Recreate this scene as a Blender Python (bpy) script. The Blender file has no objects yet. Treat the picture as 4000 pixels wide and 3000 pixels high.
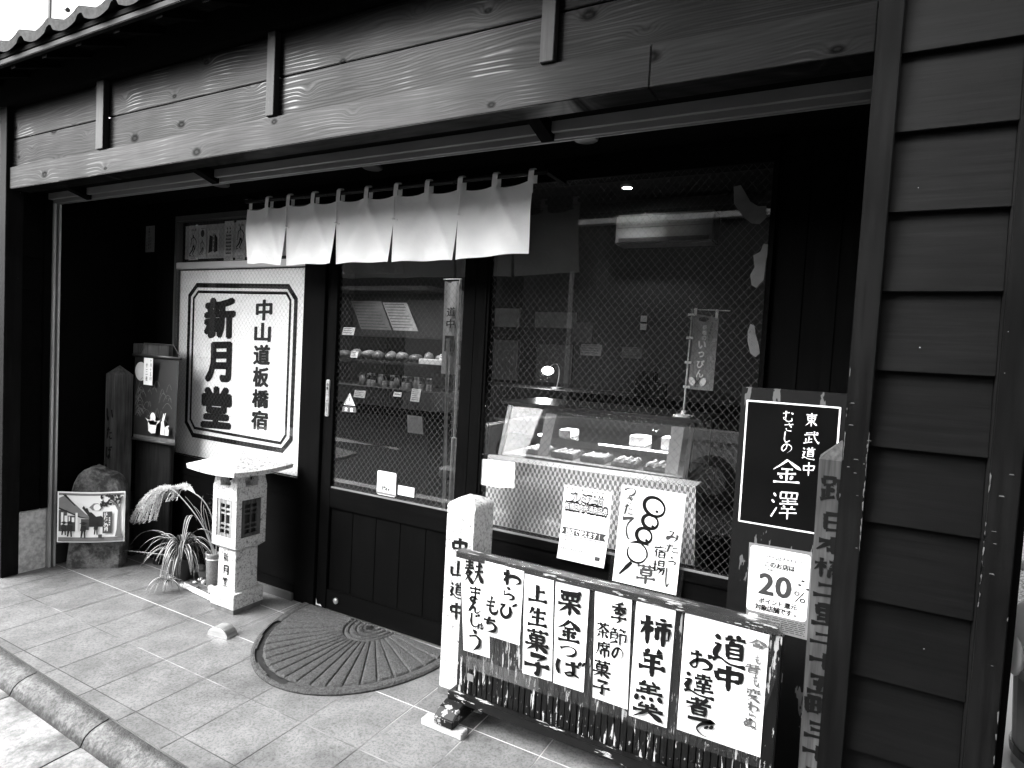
import bpy, bmesh, math, random
from mathutils import Vector, Matrix
random.seed(7)
sc = bpy.context.scene
COL = sc.collection
R = math.radians

# ------------------------------------------------------------------ camera
cd = bpy.data.cameras.new('camera'); cam = bpy.data.objects.new('camera', cd); COL.objects.link(cam)
cd.sensor_fit = 'HORIZONTAL'; cd.sensor_width = 36.0; cd.lens = 2423.1/4000*36
cd.clip_start = .05; cd.clip_end = 500
YAW, PIT, ROL = R(28.40), R(2.853), R(3.100)
fw = Vector((-math.sin(YAW)*math.cos(PIT), math.cos(YAW)*math.cos(PIT), -math.sin(PIT)))
r0 = Vector((math.cos(YAW), math.sin(YAW), 0)); u0 = r0.cross(fw)
rr = math.cos(ROL)*r0+math.sin(ROL)*u0; uu = -math.sin(ROL)*r0+math.cos(ROL)*u0
cam.matrix_world = Matrix(((rr.x, uu.x, -fw.x, 0), (rr.y, uu.y, -fw.y, 0), (rr.z, uu.z, -fw.z, 1.515), (0, 0, 0, 1)))
sc.camera = cam
# ------------------------------------------------------------------ sky, sun, exposure (black and white photograph: neutral light)
SUN_EL, SUN_AZ = R(37), R(-46)          # azimuth measured from -Y (the street side) towards -X
sdir = Vector((math.sin(SUN_AZ)*math.cos(SUN_EL), -math.cos(SUN_AZ)*math.cos(SUN_EL), math.sin(SUN_EL)))
w = bpy.data.worlds.new('World'); sc.world = w; w.use_nodes = True
nt = w.node_tree; bg = nt.nodes['Background']
sky = nt.nodes.new('ShaderNodeTexSky'); sky.sky_type = 'NISHITA'; sky.sun_disc = False
sky.sun_elevation = SUN_EL; sky.sun_rotation = math.atan2(sdir.x, sdir.y)
sky.dust_density = 3.0; sky.air_density = 1.0
bw = nt.nodes.new('ShaderNodeRGBToBW')
nt.links.new(sky.outputs[0], bw.inputs[0]); nt.links.new(bw.outputs[0], bg.inputs[0]); bg.inputs[1].default_value = .13
sl = bpy.data.lights.new('sun', 'SUN'); sl.energy = 1.5; sl.angle = R(60); sl.color = (1, 1, 1)
so = bpy.data.objects.new('sun', sl); COL.objects.link(so); so.location = (-4, -6, 9)
so.rotation_euler = (-sdir).to_track_quat('-Z', 'Y').to_euler()
sc.view_settings.view_transform = 'Standard'; sc.view_settings.look = 'None'
sc.view_settings.exposure = 3.0; sc.view_settings.gamma = 1.0; sc.view_settings.use_curve_mapping = False
sc.cycles.use_denoising = True; sc.cycles.max_bounces = 8; sc.cycles.transparent_max_bounces = 24
sc.cycles.caustics_reflective = False; sc.cycles.caustics_refractive = False; sc.cycles.sample_clamp_indirect = 5

# ------------------------------------------------------------------ material helpers
def NN(nt, typ, ins=None, **props):
    n = nt.nodes.new(typ)
    for k, v in props.items(): setattr(n, k, v)
    for k, v in (ins or {}).items():
        if isinstance(v, bpy.types.NodeSocket): nt.links.new(v, n.inputs[k])
        else: n.inputs[k].default_value = v
    return n
def MA(nt, op, a, b=0.0, c=None):
    ins = {0: a, 1: b}
    if c is not None: ins[2] = c
    return NN(nt, 'ShaderNodeMath', ins, operation=op).outputs[0]
def G(v, a=1): return (v, v, v, a)
def newmat(name):
    m = bpy.data.materials.new(name); m.use_nodes = True
    return m, m.node_tree, m.node_tree.nodes['Principled BSDF']
def coords(nt, scale=(1, 1, 1), rnd=0.0, kind='Object'):
    tc = NN(nt, 'ShaderNodeTexCoord'); o = tc.outputs[kind]
    if rnd:
        oi = NN(nt, 'ShaderNodeObjectInfo')
        cm = NN(nt, 'ShaderNodeCombineXYZ', {0: MA(nt, 'MULTIPLY', oi.outputs['Random'], rnd), 2: MA(nt, 'MULTIPLY', oi.outputs['Random'], rnd*1.7)})
        o = NN(nt, 'ShaderNodeVectorMath', {0: o, 1: cm.outputs[0]}, operation='ADD').outputs[0]
    return NN(nt, 'ShaderNodeVectorMath', {0: o, 1: scale}, operation='MULTIPLY').outputs[0]
def noise(nt, vec, scale, detail=3, rough=.55, dist=0):
    return NN(nt, 'ShaderNodeTexNoise', {'Vector': vec, 'Scale': scale, 'Detail': detail, 'Roughness': rough, 'Distortion': dist}).outputs['Fac']
def ramp(nt, fac, stops):
    r = NN(nt, 'ShaderNodeValToRGB', {'Fac': fac}); e = r.color_ramp.elements
    while len(e) < len(stops): e.new(.5)
    for k, (p, v) in zip(e, stops): k.position = p; k.color = G(v)
    return r.outputs['Color']
def bump(nt, b, h, strength, dist=.01):
    n = NN(nt, 'ShaderNodeBump', {'Height': h, 'Strength': strength, 'Distance': dist}); nt.links.new(n.outputs[0], b.inputs['Normal'])
def plain(name, base, rough=.6, var=.25, scale=12, fine=0, bmp=0, bscale=80, metal=0, spec=.5, stretch=(1, 1, 1), rnd=0):
    m, nt, b = newmat(name); v = coords(nt, stretch, rnd)
    n = noise(nt, v, scale, 4)
    c = ramp(nt, n, [(.25, base*(1-var)), (.75, min(.95, base*(1+var)))])
    if fine:
        n2 = noise(nt, v, fine, 2)
        mx = NN(nt, 'ShaderNodeMix', {0: .5, 6: c, 7: ramp(nt, n2, [(.35, base*.55), (.65, min(.95, base*1.5))])}, data_type='RGBA'); c = mx.outputs[2]
    nt.links.new(c, b.inputs['Base Color']); b.inputs['Roughness'].default_value = rough
    b.inputs['Metallic'].default_value = metal; b.inputs['Specular IOR Level'].default_value = spec
    if bmp: bump(nt, b, noise(nt, v, bscale, 3), bmp)
    return m
def granite(name, light=.62, dark=.13, scale=150):
    m, nt, b = newmat(name); v = coords(nt)
    n = noise(nt, v, scale, 2, .6); n2 = noise(nt, v, scale*.45, 2); n3 = noise(nt, v, 5, 3)
    c1 = ramp(nt, n, [(.38, dark), (.47, light*.8), (.7, light)])
    c2 = ramp(nt, n2, [(.34, dark*1.6), (.42, light)])
    c = NN(nt, 'ShaderNodeMix', {0: 1.0, 6: c1, 7: ramp(nt, MA(nt, 'MULTIPLY', n3, 1), [(.3, .85), (.7, 1)])}, data_type='RGBA', blend_type='MULTIPLY').outputs[2]
    c = NN(nt, 'ShaderNodeMix', {0: .45, 6: c, 7: c2}, data_type='RGBA').outputs[2]
    nt.links.new(c, b.inputs['Base Color']); b.inputs['Roughness'].default_value = .75; bump(nt, b, n, .25, .004)
    return m
def cedar(name, lo, hi, line, rough=.42, coat=0.0):
    # flat-sawn softwood: growth lines along X that bend round knots
    m, nt, b = newmat(name); v = coords(nt, (1, 1, 1), 13)
    warp = noise(nt, NN(nt, 'ShaderNodeVectorMath', {0: v, 1: (.7, 1, 4.5)}, operation='MULTIPLY').outputs[0], 1.0, 3, .45)
    kv = NN(nt, 'ShaderNodeVectorMath', {0: v, 1: (3.0, 0, 5.0)}, operation='MULTIPLY').outputs[0]
    ks = NN(nt, 'ShaderNodeSeparateXYZ', {0: kv})
    k2 = NN(nt, 'ShaderNodeCombineXYZ', {0: ks.outputs[0], 1: ks.outputs[2]}).outputs[0]
    d = NN(nt, 'ShaderNodeTexVoronoi', {'Vector': k2, 'Scale': 1.0, 'Randomness': 1.0}, voronoi_dimensions='2D').outputs['Distance']
    kn = MA(nt, 'EXPONENT', MA(nt, 'MULTIPLY', MA(nt, 'MULTIPLY', d, d), -60.0))
    sx = NN(nt, 'ShaderNodeSeparateXYZ', {0: v})
    ph = MA(nt, 'ADD', MA(nt, 'MULTIPLY', sx.outputs[2], 52.0), MA(nt, 'ADD', MA(nt, 'MULTIPLY', warp, 10.0), MA(nt, 'MULTIPLY', kn, 1.5)))
    fine = noise(nt, NN(nt, 'ShaderNodeVectorMath', {0: v, 1: (4, 60, 160)}, operation='MULTIPLY').outputs[0], 1.0, 3)
    s = MA(nt, 'SINE', MA(nt, 'MULTIPLY', ph, 6.283))
    g = MA(nt, 'ADD', MA(nt, 'MULTIPLY', s, .5), .5)
    g2 = MA(nt, 'ADD', MA(nt, 'MULTIPLY', g, ramp(nt, noise(nt, v, 3.1, 2), [(.3, .35), (.65, 1.0)])), 0.0)
    c = ramp(nt, g2, [(0, (lo+hi)/2), (.3, lo), (.6, (lo+hi)/2), (.85, hi), (.98, line)])
    c2 = NN(nt, 'ShaderNodeMix', {0: .8, 6: c, 7: ramp(nt, fine, [(.3, .62), (.7, 1.0)])}, data_type='RGBA', blend_type='MULTIPLY').outputs[2]
    blot = ramp(nt, noise(nt, v, 2.2, 3), [(.3, .72), (.65, 1.0)])
    c2 = NN(nt, 'ShaderNodeMix', {0: .9, 6: c2, 7: blot}, data_type='RGBA', blend_type='MULTIPLY').outputs[2]
    vc = NN(nt, 'ShaderNodeTexVoronoi', {'Vector': k2, 'Scale': 1.0, 'Randomness': 1.0}, voronoi_dimensions='2D').outputs['Color']
    rnd_ = NN(nt, 'ShaderNodeSeparateXYZ', {0: vc}); dd = MA(nt, 'MULTIPLY', d, MA(nt, 'ADD', .75, MA(nt, 'MULTIPLY', rnd_.outputs[0], 1.1)))
    kd = ramp(nt, MA(nt, 'ADD', dd, MA(nt, 'MULTIPLY', MA(nt, 'GREATER_THAN', rnd_.outputs[1], .74), .5)), [(.02, .55), (.045, .22), (.07, .55), (.10, 1.0)])
    c3 = NN(nt, 'ShaderNodeMix', {0: 1.0, 6: c2, 7: kd}, data_type='RGBA', blend_type='MULTIPLY').outputs[2]
    nt.links.new(c3, b.inputs['Base Color'])
    b.inputs['Roughness'].default_value = rough; bump(nt, b, g, .12, .003)
    nt.links.new(MA(nt, 'MULTIPLY', NN(nt, 'ShaderNodeRGBToBW', {0: c3}).outputs[0], coat/hi), b.inputs['Coat Weight']); b.inputs['Specular IOR Level'].default_value = 0.0; b.inputs['Coat Roughness'].default_value = .30
    return m
def darkwood(name, base, rough=.5, axis='Z', wear=.6, spec=.1):
    m, nt, b = newmat(name)
    st = {'X': (2.5, 40, 40), 'Z': (40, 40, 2.5)}[axis]
    v = coords(nt, st, 9); n = noise(nt, v, 1.5, 4)
    v2 = coords(nt, (1, 1, 1), 9); n2 = noise(nt, v2, 3, 3)
    sp = noise(nt, coords(nt, (1, 1, 1), 5), 75, 1)
    c = ramp(nt, n, [(.25, base*.45), (.75, base*1.7)])
    c = NN(nt, 'ShaderNodeMix', {0: 1.0, 6: c, 7: ramp(nt, n2, [(.32, .45), (.68, 1)])}, data_type='RGBA', blend_type='MULTIPLY').outputs[2]
    c = NN(nt, 'ShaderNodeMix', {0: MA(nt, 'GREATER_THAN', sp, .83), 6: c, 7: G(wear*.35)}, data_type='RGBA').outputs[2]
    nt.links.new(c, b.inputs['Base Color']); b.inputs['Roughness'].default_value = rough
    b.inputs['Specular IOR Level'].default_value = spec; bump(nt, b, n, .25, .003)
    return m
def chipped(name, base, chip, thr=.62, stretch=(60, 60, 9), rough=.35):
    m, nt, b = newmat(name); b.inputs['Specular IOR Level'].default_value = .2; v = coords(nt, stretch, 3)
    n = noise(nt, v, 1.0, 4, .65); big = noise(nt, coords(nt), 4, 2)
    k = MA(nt, 'GREATER_THAN', MA(nt, 'ADD', n, MA(nt, 'MULTIPLY', MA(nt, 'SUBTRACT', big, .5), .35)), thr)
    c = NN(nt, 'ShaderNodeMix', {0: k, 6: ramp(nt, n, [(.2, base*.6), (.8, base*1.6)]), 7: G(chip)}, data_type='RGBA').outputs[2]
    nt.links.new(c, b.inputs['Base Color']); nt.links.new(MA(nt, 'ADD', rough, MA(nt, 'MULTIPLY', k, .4)), b.inputs['Roughness'])
    bump(nt, b, MA(nt, 'MULTIPLY', k, -1.0), .3, .002)
    return m
def glassmat(name, wire=0.0, tint=.96, pitch=.033, wcol=.32, f0=.045):
    m, nt, b = newmat(name); out = nt.nodes['Material Output']; nt.nodes.remove(b)
    lw = NN(nt, 'ShaderNodeLayerWeight', {'Blend': .5}).outputs['Facing']
    p5 = MA(nt, 'POWER', lw, 5.0)
    fr = MA(nt, 'ADD', f0, MA(nt, 'MULTIPLY', p5, .955))
    tr = NN(nt, 'ShaderNodeBsdfTransparent', {0: G(tint)}); gl = NN(nt, 'ShaderNodeBsdfGlossy', {'Color': G(1), 'Roughness': .0})
    mx = NN(nt, 'ShaderNodeMixShader', {0: fr, 1: tr.outputs[0], 2: gl.outputs[0]}).outputs[0]
    if wire:
        s = NN(nt, 'ShaderNodeSeparateXYZ', {0: coords(nt)}); x, z = s.outputs[0], s.outputs[2]
        def ln(e): return MA(nt, 'LESS_THAN', MA(nt, 'PINGPONG', e, pitch/2), wire)
        zz = MA(nt, 'MULTIPLY', z, .86)
        k = MA(nt, 'MAXIMUM', ln(MA(nt, 'ADD', x, zz)), ln(MA(nt, 'SUBTRACT', x, zz)))
        df = NN(nt, 'ShaderNodeBsdfDiffuse', {0: G(wcol)})
        mx = NN(nt, 'ShaderNodeMixShader', {0: k, 1: mx, 2: df.outputs[0]}).outputs[0]
    nt.links.new(mx, out.inputs[0])
    return m
def filmmat(name, opac=.16, col=.5):
    m, nt, b = newmat(name); out = nt.nodes['Material Output']; v = coords(nt)
    n = noise(nt, v, 25, 3); nt.nodes.remove(b)
    tr = NN(nt, 'ShaderNodeBsdfTransparent', {0: G(.9)}); df = NN(nt, 'ShaderNodeBsdfDiffuse', {0: G(col)})
    bp = NN(nt, 'ShaderNodeBump', {'Height': n, 'Strength': .35, 'Distance': .01})
    gl = NN(nt, 'ShaderNodeBsdfGlossy', {'Color': G(1), 'Roughness': .12, 'Normal': bp.outputs[0]})
    a = NN(nt, 'ShaderNodeMixShader', {0: MA(nt, 'MULTIPLY', n, opac*2), 1: tr.outputs[0], 2: df.outputs[0]})
    c = NN(nt, 'ShaderNodeMixShader', {0: .05, 1: a.outputs[0], 2: gl.outputs[0]})
    nt.links.new(c.outputs[0], out.inputs[0])
    return m
def emis(name, col, strength):
    m, nt, b = newmat(name); b.inputs['Base Color'].default_value = G(.8)
    b.inputs['Emission Color'].default_value = G(col); b.inputs['Emission Strength'].default_value = strength
    return m
def yagasuri(name):
    m, nt, b = newmat(name); s = NN(nt, 'ShaderNodeSeparateXYZ', {0: coords(nt)})
    u = MA(nt, 'MULTIPLY', MA(nt, 'ADD', s.outputs[0], MA(nt, 'MULTIPLY', s.outputs[1], 1.0)), 1/.0125)
    col = MA(nt, 'FLOOR', u); fx = MA(nt, 'ABSOLUTE', MA(nt, 'SUBTRACT', MA(nt, 'FRACT', u), .5))
    par = MA(nt, 'MULTIPLY', MA(nt, 'MODULO', MA(nt, 'ADD', col, 1000.0), 2.0), .5)
    vv = MA(nt, 'ADD', MA(nt, 'ADD', MA(nt, 'MULTIPLY', s.outputs[2], 1/.046), MA(nt, 'MULTIPLY', fx, .5)), par)
    k = MA(nt, 'MULTIPLY', MA(nt, 'LESS_THAN', MA(nt, 'FRACT', vv), .52), MA(nt, 'MULTIPLY', MA(nt, 'LESS_THAN', fx, .43), MA(nt, 'GREATER_THAN', fx, .05)))
    c = NN(nt, 'ShaderNodeMix', {0: k, 6: G(.16), 7: G(.72)}, data_type='RGBA').outputs[2]
    nt.links.new(c, b.inputs['Base Color']); b.inputs['Roughness'].default_value = .85
    return m
def tilemat(name):
    m, nt, b = newmat(name); v = coords(nt)
    at = NN(nt, 'ShaderNodeAttribute', attribute_name='tone')
    n = noise(nt, v, 7, 4); f = noise(nt, v, 95, 3, .7); f2 = noise(nt, v, 38, 3, .65)
    c = ramp(nt, n, [(.3, .125), (.7, .20)])
    c = NN(nt, 'ShaderNodeMix', {0: .75, 6: c, 7: ramp(nt, f, [(.38, .45), (.52, 1.0), (.66, 1.0)])}, data_type='RGBA', blend_type='MULTIPLY').outputs[2]
    c = NN(nt, 'ShaderNodeMix', {0: .6, 6: c, 7: ramp(nt, f2, [(.36, .62), (.52, 1.0)])}, data_type='RGBA', blend_type='MULTIPLY').outputs[2]
    st_ = ramp(nt, noise(nt, v, 2.1, 4, .6), [(.36, .66), (.52, 1.0)])
    c = NN(nt, 'ShaderNodeMix', {0: .8, 6: c, 7: st_}, data_type='RGBA', blend_type='MULTIPLY').outputs[2]
    c = NN(nt, 'ShaderNodeMix', {0: 1.0, 6: c, 7: at.outputs['Color']}, data_type='RGBA', blend_type='MULTIPLY').outputs[2]
    nt.links.new(c, b.inputs['Base Color']); b.inputs['Roughness'].default_value = .5
    bump(nt, b, MA(nt, 'ADD', f, f2), .35, .003)
    return m
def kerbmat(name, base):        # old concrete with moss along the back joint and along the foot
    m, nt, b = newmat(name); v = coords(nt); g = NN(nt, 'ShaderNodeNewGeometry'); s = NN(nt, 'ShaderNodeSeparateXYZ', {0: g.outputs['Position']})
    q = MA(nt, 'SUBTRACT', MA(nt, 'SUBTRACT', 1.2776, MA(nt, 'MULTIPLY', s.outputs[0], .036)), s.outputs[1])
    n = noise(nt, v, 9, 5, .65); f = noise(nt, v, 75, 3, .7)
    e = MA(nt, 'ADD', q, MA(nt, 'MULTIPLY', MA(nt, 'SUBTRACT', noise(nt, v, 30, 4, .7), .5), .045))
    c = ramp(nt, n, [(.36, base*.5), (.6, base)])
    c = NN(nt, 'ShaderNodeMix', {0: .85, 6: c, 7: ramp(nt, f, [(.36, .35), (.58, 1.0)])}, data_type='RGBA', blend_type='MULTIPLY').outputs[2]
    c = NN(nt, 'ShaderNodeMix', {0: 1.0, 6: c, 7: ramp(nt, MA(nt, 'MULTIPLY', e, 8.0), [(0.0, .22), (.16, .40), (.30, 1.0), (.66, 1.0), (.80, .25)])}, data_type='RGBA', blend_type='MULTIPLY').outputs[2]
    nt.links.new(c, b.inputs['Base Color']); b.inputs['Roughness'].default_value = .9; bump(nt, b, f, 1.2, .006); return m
def groutmat(name):       # white joints, blackened by dirt towards the street
    m, nt, b = newmat(name); v = coords(nt, kind='Object'); g = NN(nt, 'ShaderNodeNewGeometry')
    y = NN(nt, 'ShaderNodeSeparateXYZ', {0: g.outputs['Position']}).outputs[1]
    n = noise(nt, v, 3.0, 3)
    k = MA(nt, 'ADD', MA(nt, 'MULTIPLY', MA(nt, 'SUBTRACT', y, 1.48), 1.5), MA(nt, 'MULTIPLY', MA(nt, 'SUBTRACT', n, .5), 2.2))
    c = ramp(nt, k, [(0.0, .05), (.35, .12), (.8, .55)])
    nt.links.new(c, b.inputs['Base Color']); b.inputs['Roughness'].default_value = .9; return m
def concrete(name, base, rough=.9, big=6, fine=110, bmp=.5, dark=.6, lo=.3, hi=.6):
    m, nt, b = newmat(name); v = coords(nt)
    n = noise(nt, v, big, 5, .6); f = noise(nt, v, fine, 3, .7)
    c = ramp(nt, n, [(lo, base*dark), (hi, base)])
    c = NN(nt, 'ShaderNodeMix', {0: .8, 6: c, 7: ramp(nt, f, [(.35, .5), (.6, 1.0)])}, data_type='RGBA', blend_type='MULTIPLY').outputs[2]
    nt.links.new(c, b.inputs['Base Color']); b.inputs['Roughness'].default_value = rough; bump(nt, b, f, bmp, .006)
    return m
def fabric(name, base, trans=.25):
    m, nt, b = newmat(name); out = nt.nodes['Material Output']; v = coords(nt)
    df = NN(nt, 'ShaderNodeBsdfDiffuse', {0: ramp(nt, noise(nt, v, 9, 3), [(.3, base*.93), (.7, base)])}); tl = NN(nt, 'ShaderNodeBsdfTranslucent', {0: G(base)})
    bp = NN(nt, 'ShaderNodeBump', {'Height': noise(nt, v, 11, 5), 'Strength': .42, 'Distance': .02}); nt.links.new(bp.outputs[0], df.inputs['Normal'])
    mx = NN(nt, 'ShaderNodeMixShader', {0: trans, 1: df.outputs[0], 2: tl.outputs[0]}); nt.nodes.remove(b)
    nt.links.new(mx.outputs[0], out.inputs[0]); return m

CEDAR = cedar('cedar boards', .0050, .0105, .028, coat=.26)
CEDAR2 = cedar('cedar beam', .008, .0115, .020, coat=.30)
BATTEN = darkwood('cedar batten', .018, .45, 'Z', .3)
SIDING = darkwood('dark stained siding', .0028, .5, 'X', .9, .15)
POST = darkwood('dark stained post', .0048, .65, 'Z', .9, .06)
BLACK = darkwood('black stained timber', .0015, .8, 'Z', .02, .04)
BLACKX = darkwood('black stained board', .0015, .8, 'X', .02, .04)
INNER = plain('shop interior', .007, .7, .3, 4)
INNERF = plain('shop interior floor', .02, .35, .3, 4)
ALU = plain('bronze anodised aluminium', .40, .45, .2, 9, metal=.3, stretch=(1, 1, .3))
ALUD = plain('aluminium groove', .03, .6)
ALUR = plain('aluminium head rail', .16, .5, .2, 9, metal=.2, stretch=(.3, 1, 1))
GRAN = granite('white granite', .62, .07, 105); GRAN2 = granite('pale granite marker', .66, .08, 95)
TILE = tilemat('porch tile'); GROUT = groutmat('tile grout')
PLINTH = plain('mortar plinth', .42, .9, .35, 6, fine=40, bmp=.4, bscale=30)
DTILE = plain('dark wall tile', .02, .3, .3, 8)
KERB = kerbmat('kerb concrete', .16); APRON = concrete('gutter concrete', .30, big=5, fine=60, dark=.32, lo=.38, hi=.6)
ASPH = concrete('asphalt', .07, fine=120, bmp=1.0, dark=.6); GRAV = concrete('coarse asphalt', .30, big=40, fine=45, bmp=1.5, dark=.12, lo=.42, hi=.56); CRACK = plain('joint gap', .02, .9)
PAPER = plain('white paper', .82, .75, .03, 6, bmp=.08, bscale=10); PAPER2 = plain('off white paper', .62, .8, .06, 9)
SIGNW = plain('white sign film', .88, .5, .03, 3); INK = plain('black ink', .003, .7, .2, 30, spec=.15); GREYINK = plain('grey ink', .030, .7, .45, 40)
PALEINK = plain('pale ink', .075, .8, .3, 40); WHITEINK = plain('white paint', .82, .6, .05, 30)
SIGNINK = plain('black sign paint', .003, .8, .2, 20, spec=.08)
OLDP = plain('aged talisman paper', .60, .85, .2, 25); OLDP2 = plain('aged backing paper', .45, .85, .2, 20)
GLASS = glassmat('clear glass'); WIRE = glassmat('wired glass', .00036, wcol=.09); FILM = filmmat('clear plastic sleeve', .025, .25)
TAPE = filmmat('glossy packing tape', .035, .5)
NOREN = fabric('white cotton', .86, .15); LACQ = chipped('chipped black lacquer', .004, .4, .60, (70, 70, 9))
LACQX = chipped('worn black lacquer rail', .005, .45, .61, (9, 60, 60)); LACQF = chipped('worn lacquer foot', .005, .25, .60, (30, 30, 30))
RAWW = plain('weathered plank', .36, .8, .4, 5, fine=60, stretch=(1, 12, 12))
OLDW = darkwood('weathered grey post', .075, .75, 'Z', .2); OLDW2 = darkwood('weathered pale post', .30, .75, 'Z', .2)
BROWNW = darkwood('old brown panel', .022, .6, 'Z', .2); PANEL = chipped('scuffed black panel', .0022, .09, .635, (22, 22, 5), .6)
BLKB = plain('black board face', .003, .3, .4, 6, spec=.15); STUMP = concrete('weathered stump', .15, big=16, fine=75, bmp=1.0, dark=.22, lo=.40, hi=.58)
METAL = plain('brushed steel', .55, .35, .25, 10, metal=.9, stretch=(1, 1, 6)); MATC = plain('grey mat pile', .06, .95, .75, 60, fine=130, bmp=1.0, bscale=150, spec=.1)
RUB = plain('black rubber', .003, .7); TILEROOF = plain('roof tile', .05, .9, .5, 9, fine=50, spec=.05)
FASC = darkwood('fascia board', .006, .6, 'X', .2)
LEAFD = plain('dark leaf', .018, .5, .4, 30); LEAFW = plain('pale leaf stripe', .42, .5, .2, 30); PLUME = plain('pampas plume', .62, .9, .2, 40)
STEM = plain('dry stem', .25, .7, .3, 20); POTD = plain('dark pot', .02, .4, .3, 12); VASE = plain('patterned vase', .16, .35, .5, 60, fine=130)
STONE = plain('white pebble', .72, .7, .2, 18); STONED = plain('dark stone', .10, .7, .4, 18, bmp=.4); BAMB = plain('pale bamboo', .62, .45, .2, 12, stretch=(.3, 1, 1))
PLAST = plain('grey plastic', .32, .4, .1, 5); WBAG = plain('white plastic bag', .82, .35, .06, 9, bmp=.5, bscale=12); DPLAST = plain('dark plastic', .04, .4)
CLOTH = yagasuri('arrow feather cloth'); CASE = plain('showcase frame', .02, .3); STEEL = plain('counter steel', .22, .4, .2, 5, metal=.4)
FLAG = fabric('printed flag cloth', .32, .3); SWEET = plain('sweets', .5, .6, .5, 60); ACW = plain('air conditioner white', .12, .5, .05, 4)
LAMPON = emis('lit lamp', 1.0, 2.5); LAMPW = emis('lit downlight', 1.0, 9.0); PALEP = plain('pale panel', .12, .8, .2, 5)
PRN = plain('print sky', .80, .6, .04, 5); PRM = plain('print mid grey', .055, .6, .3, 30); PRD = plain('print dark', .010, .6, .4, 40); PRL = plain('print light grey', .16, .6, .2, 12)

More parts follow.
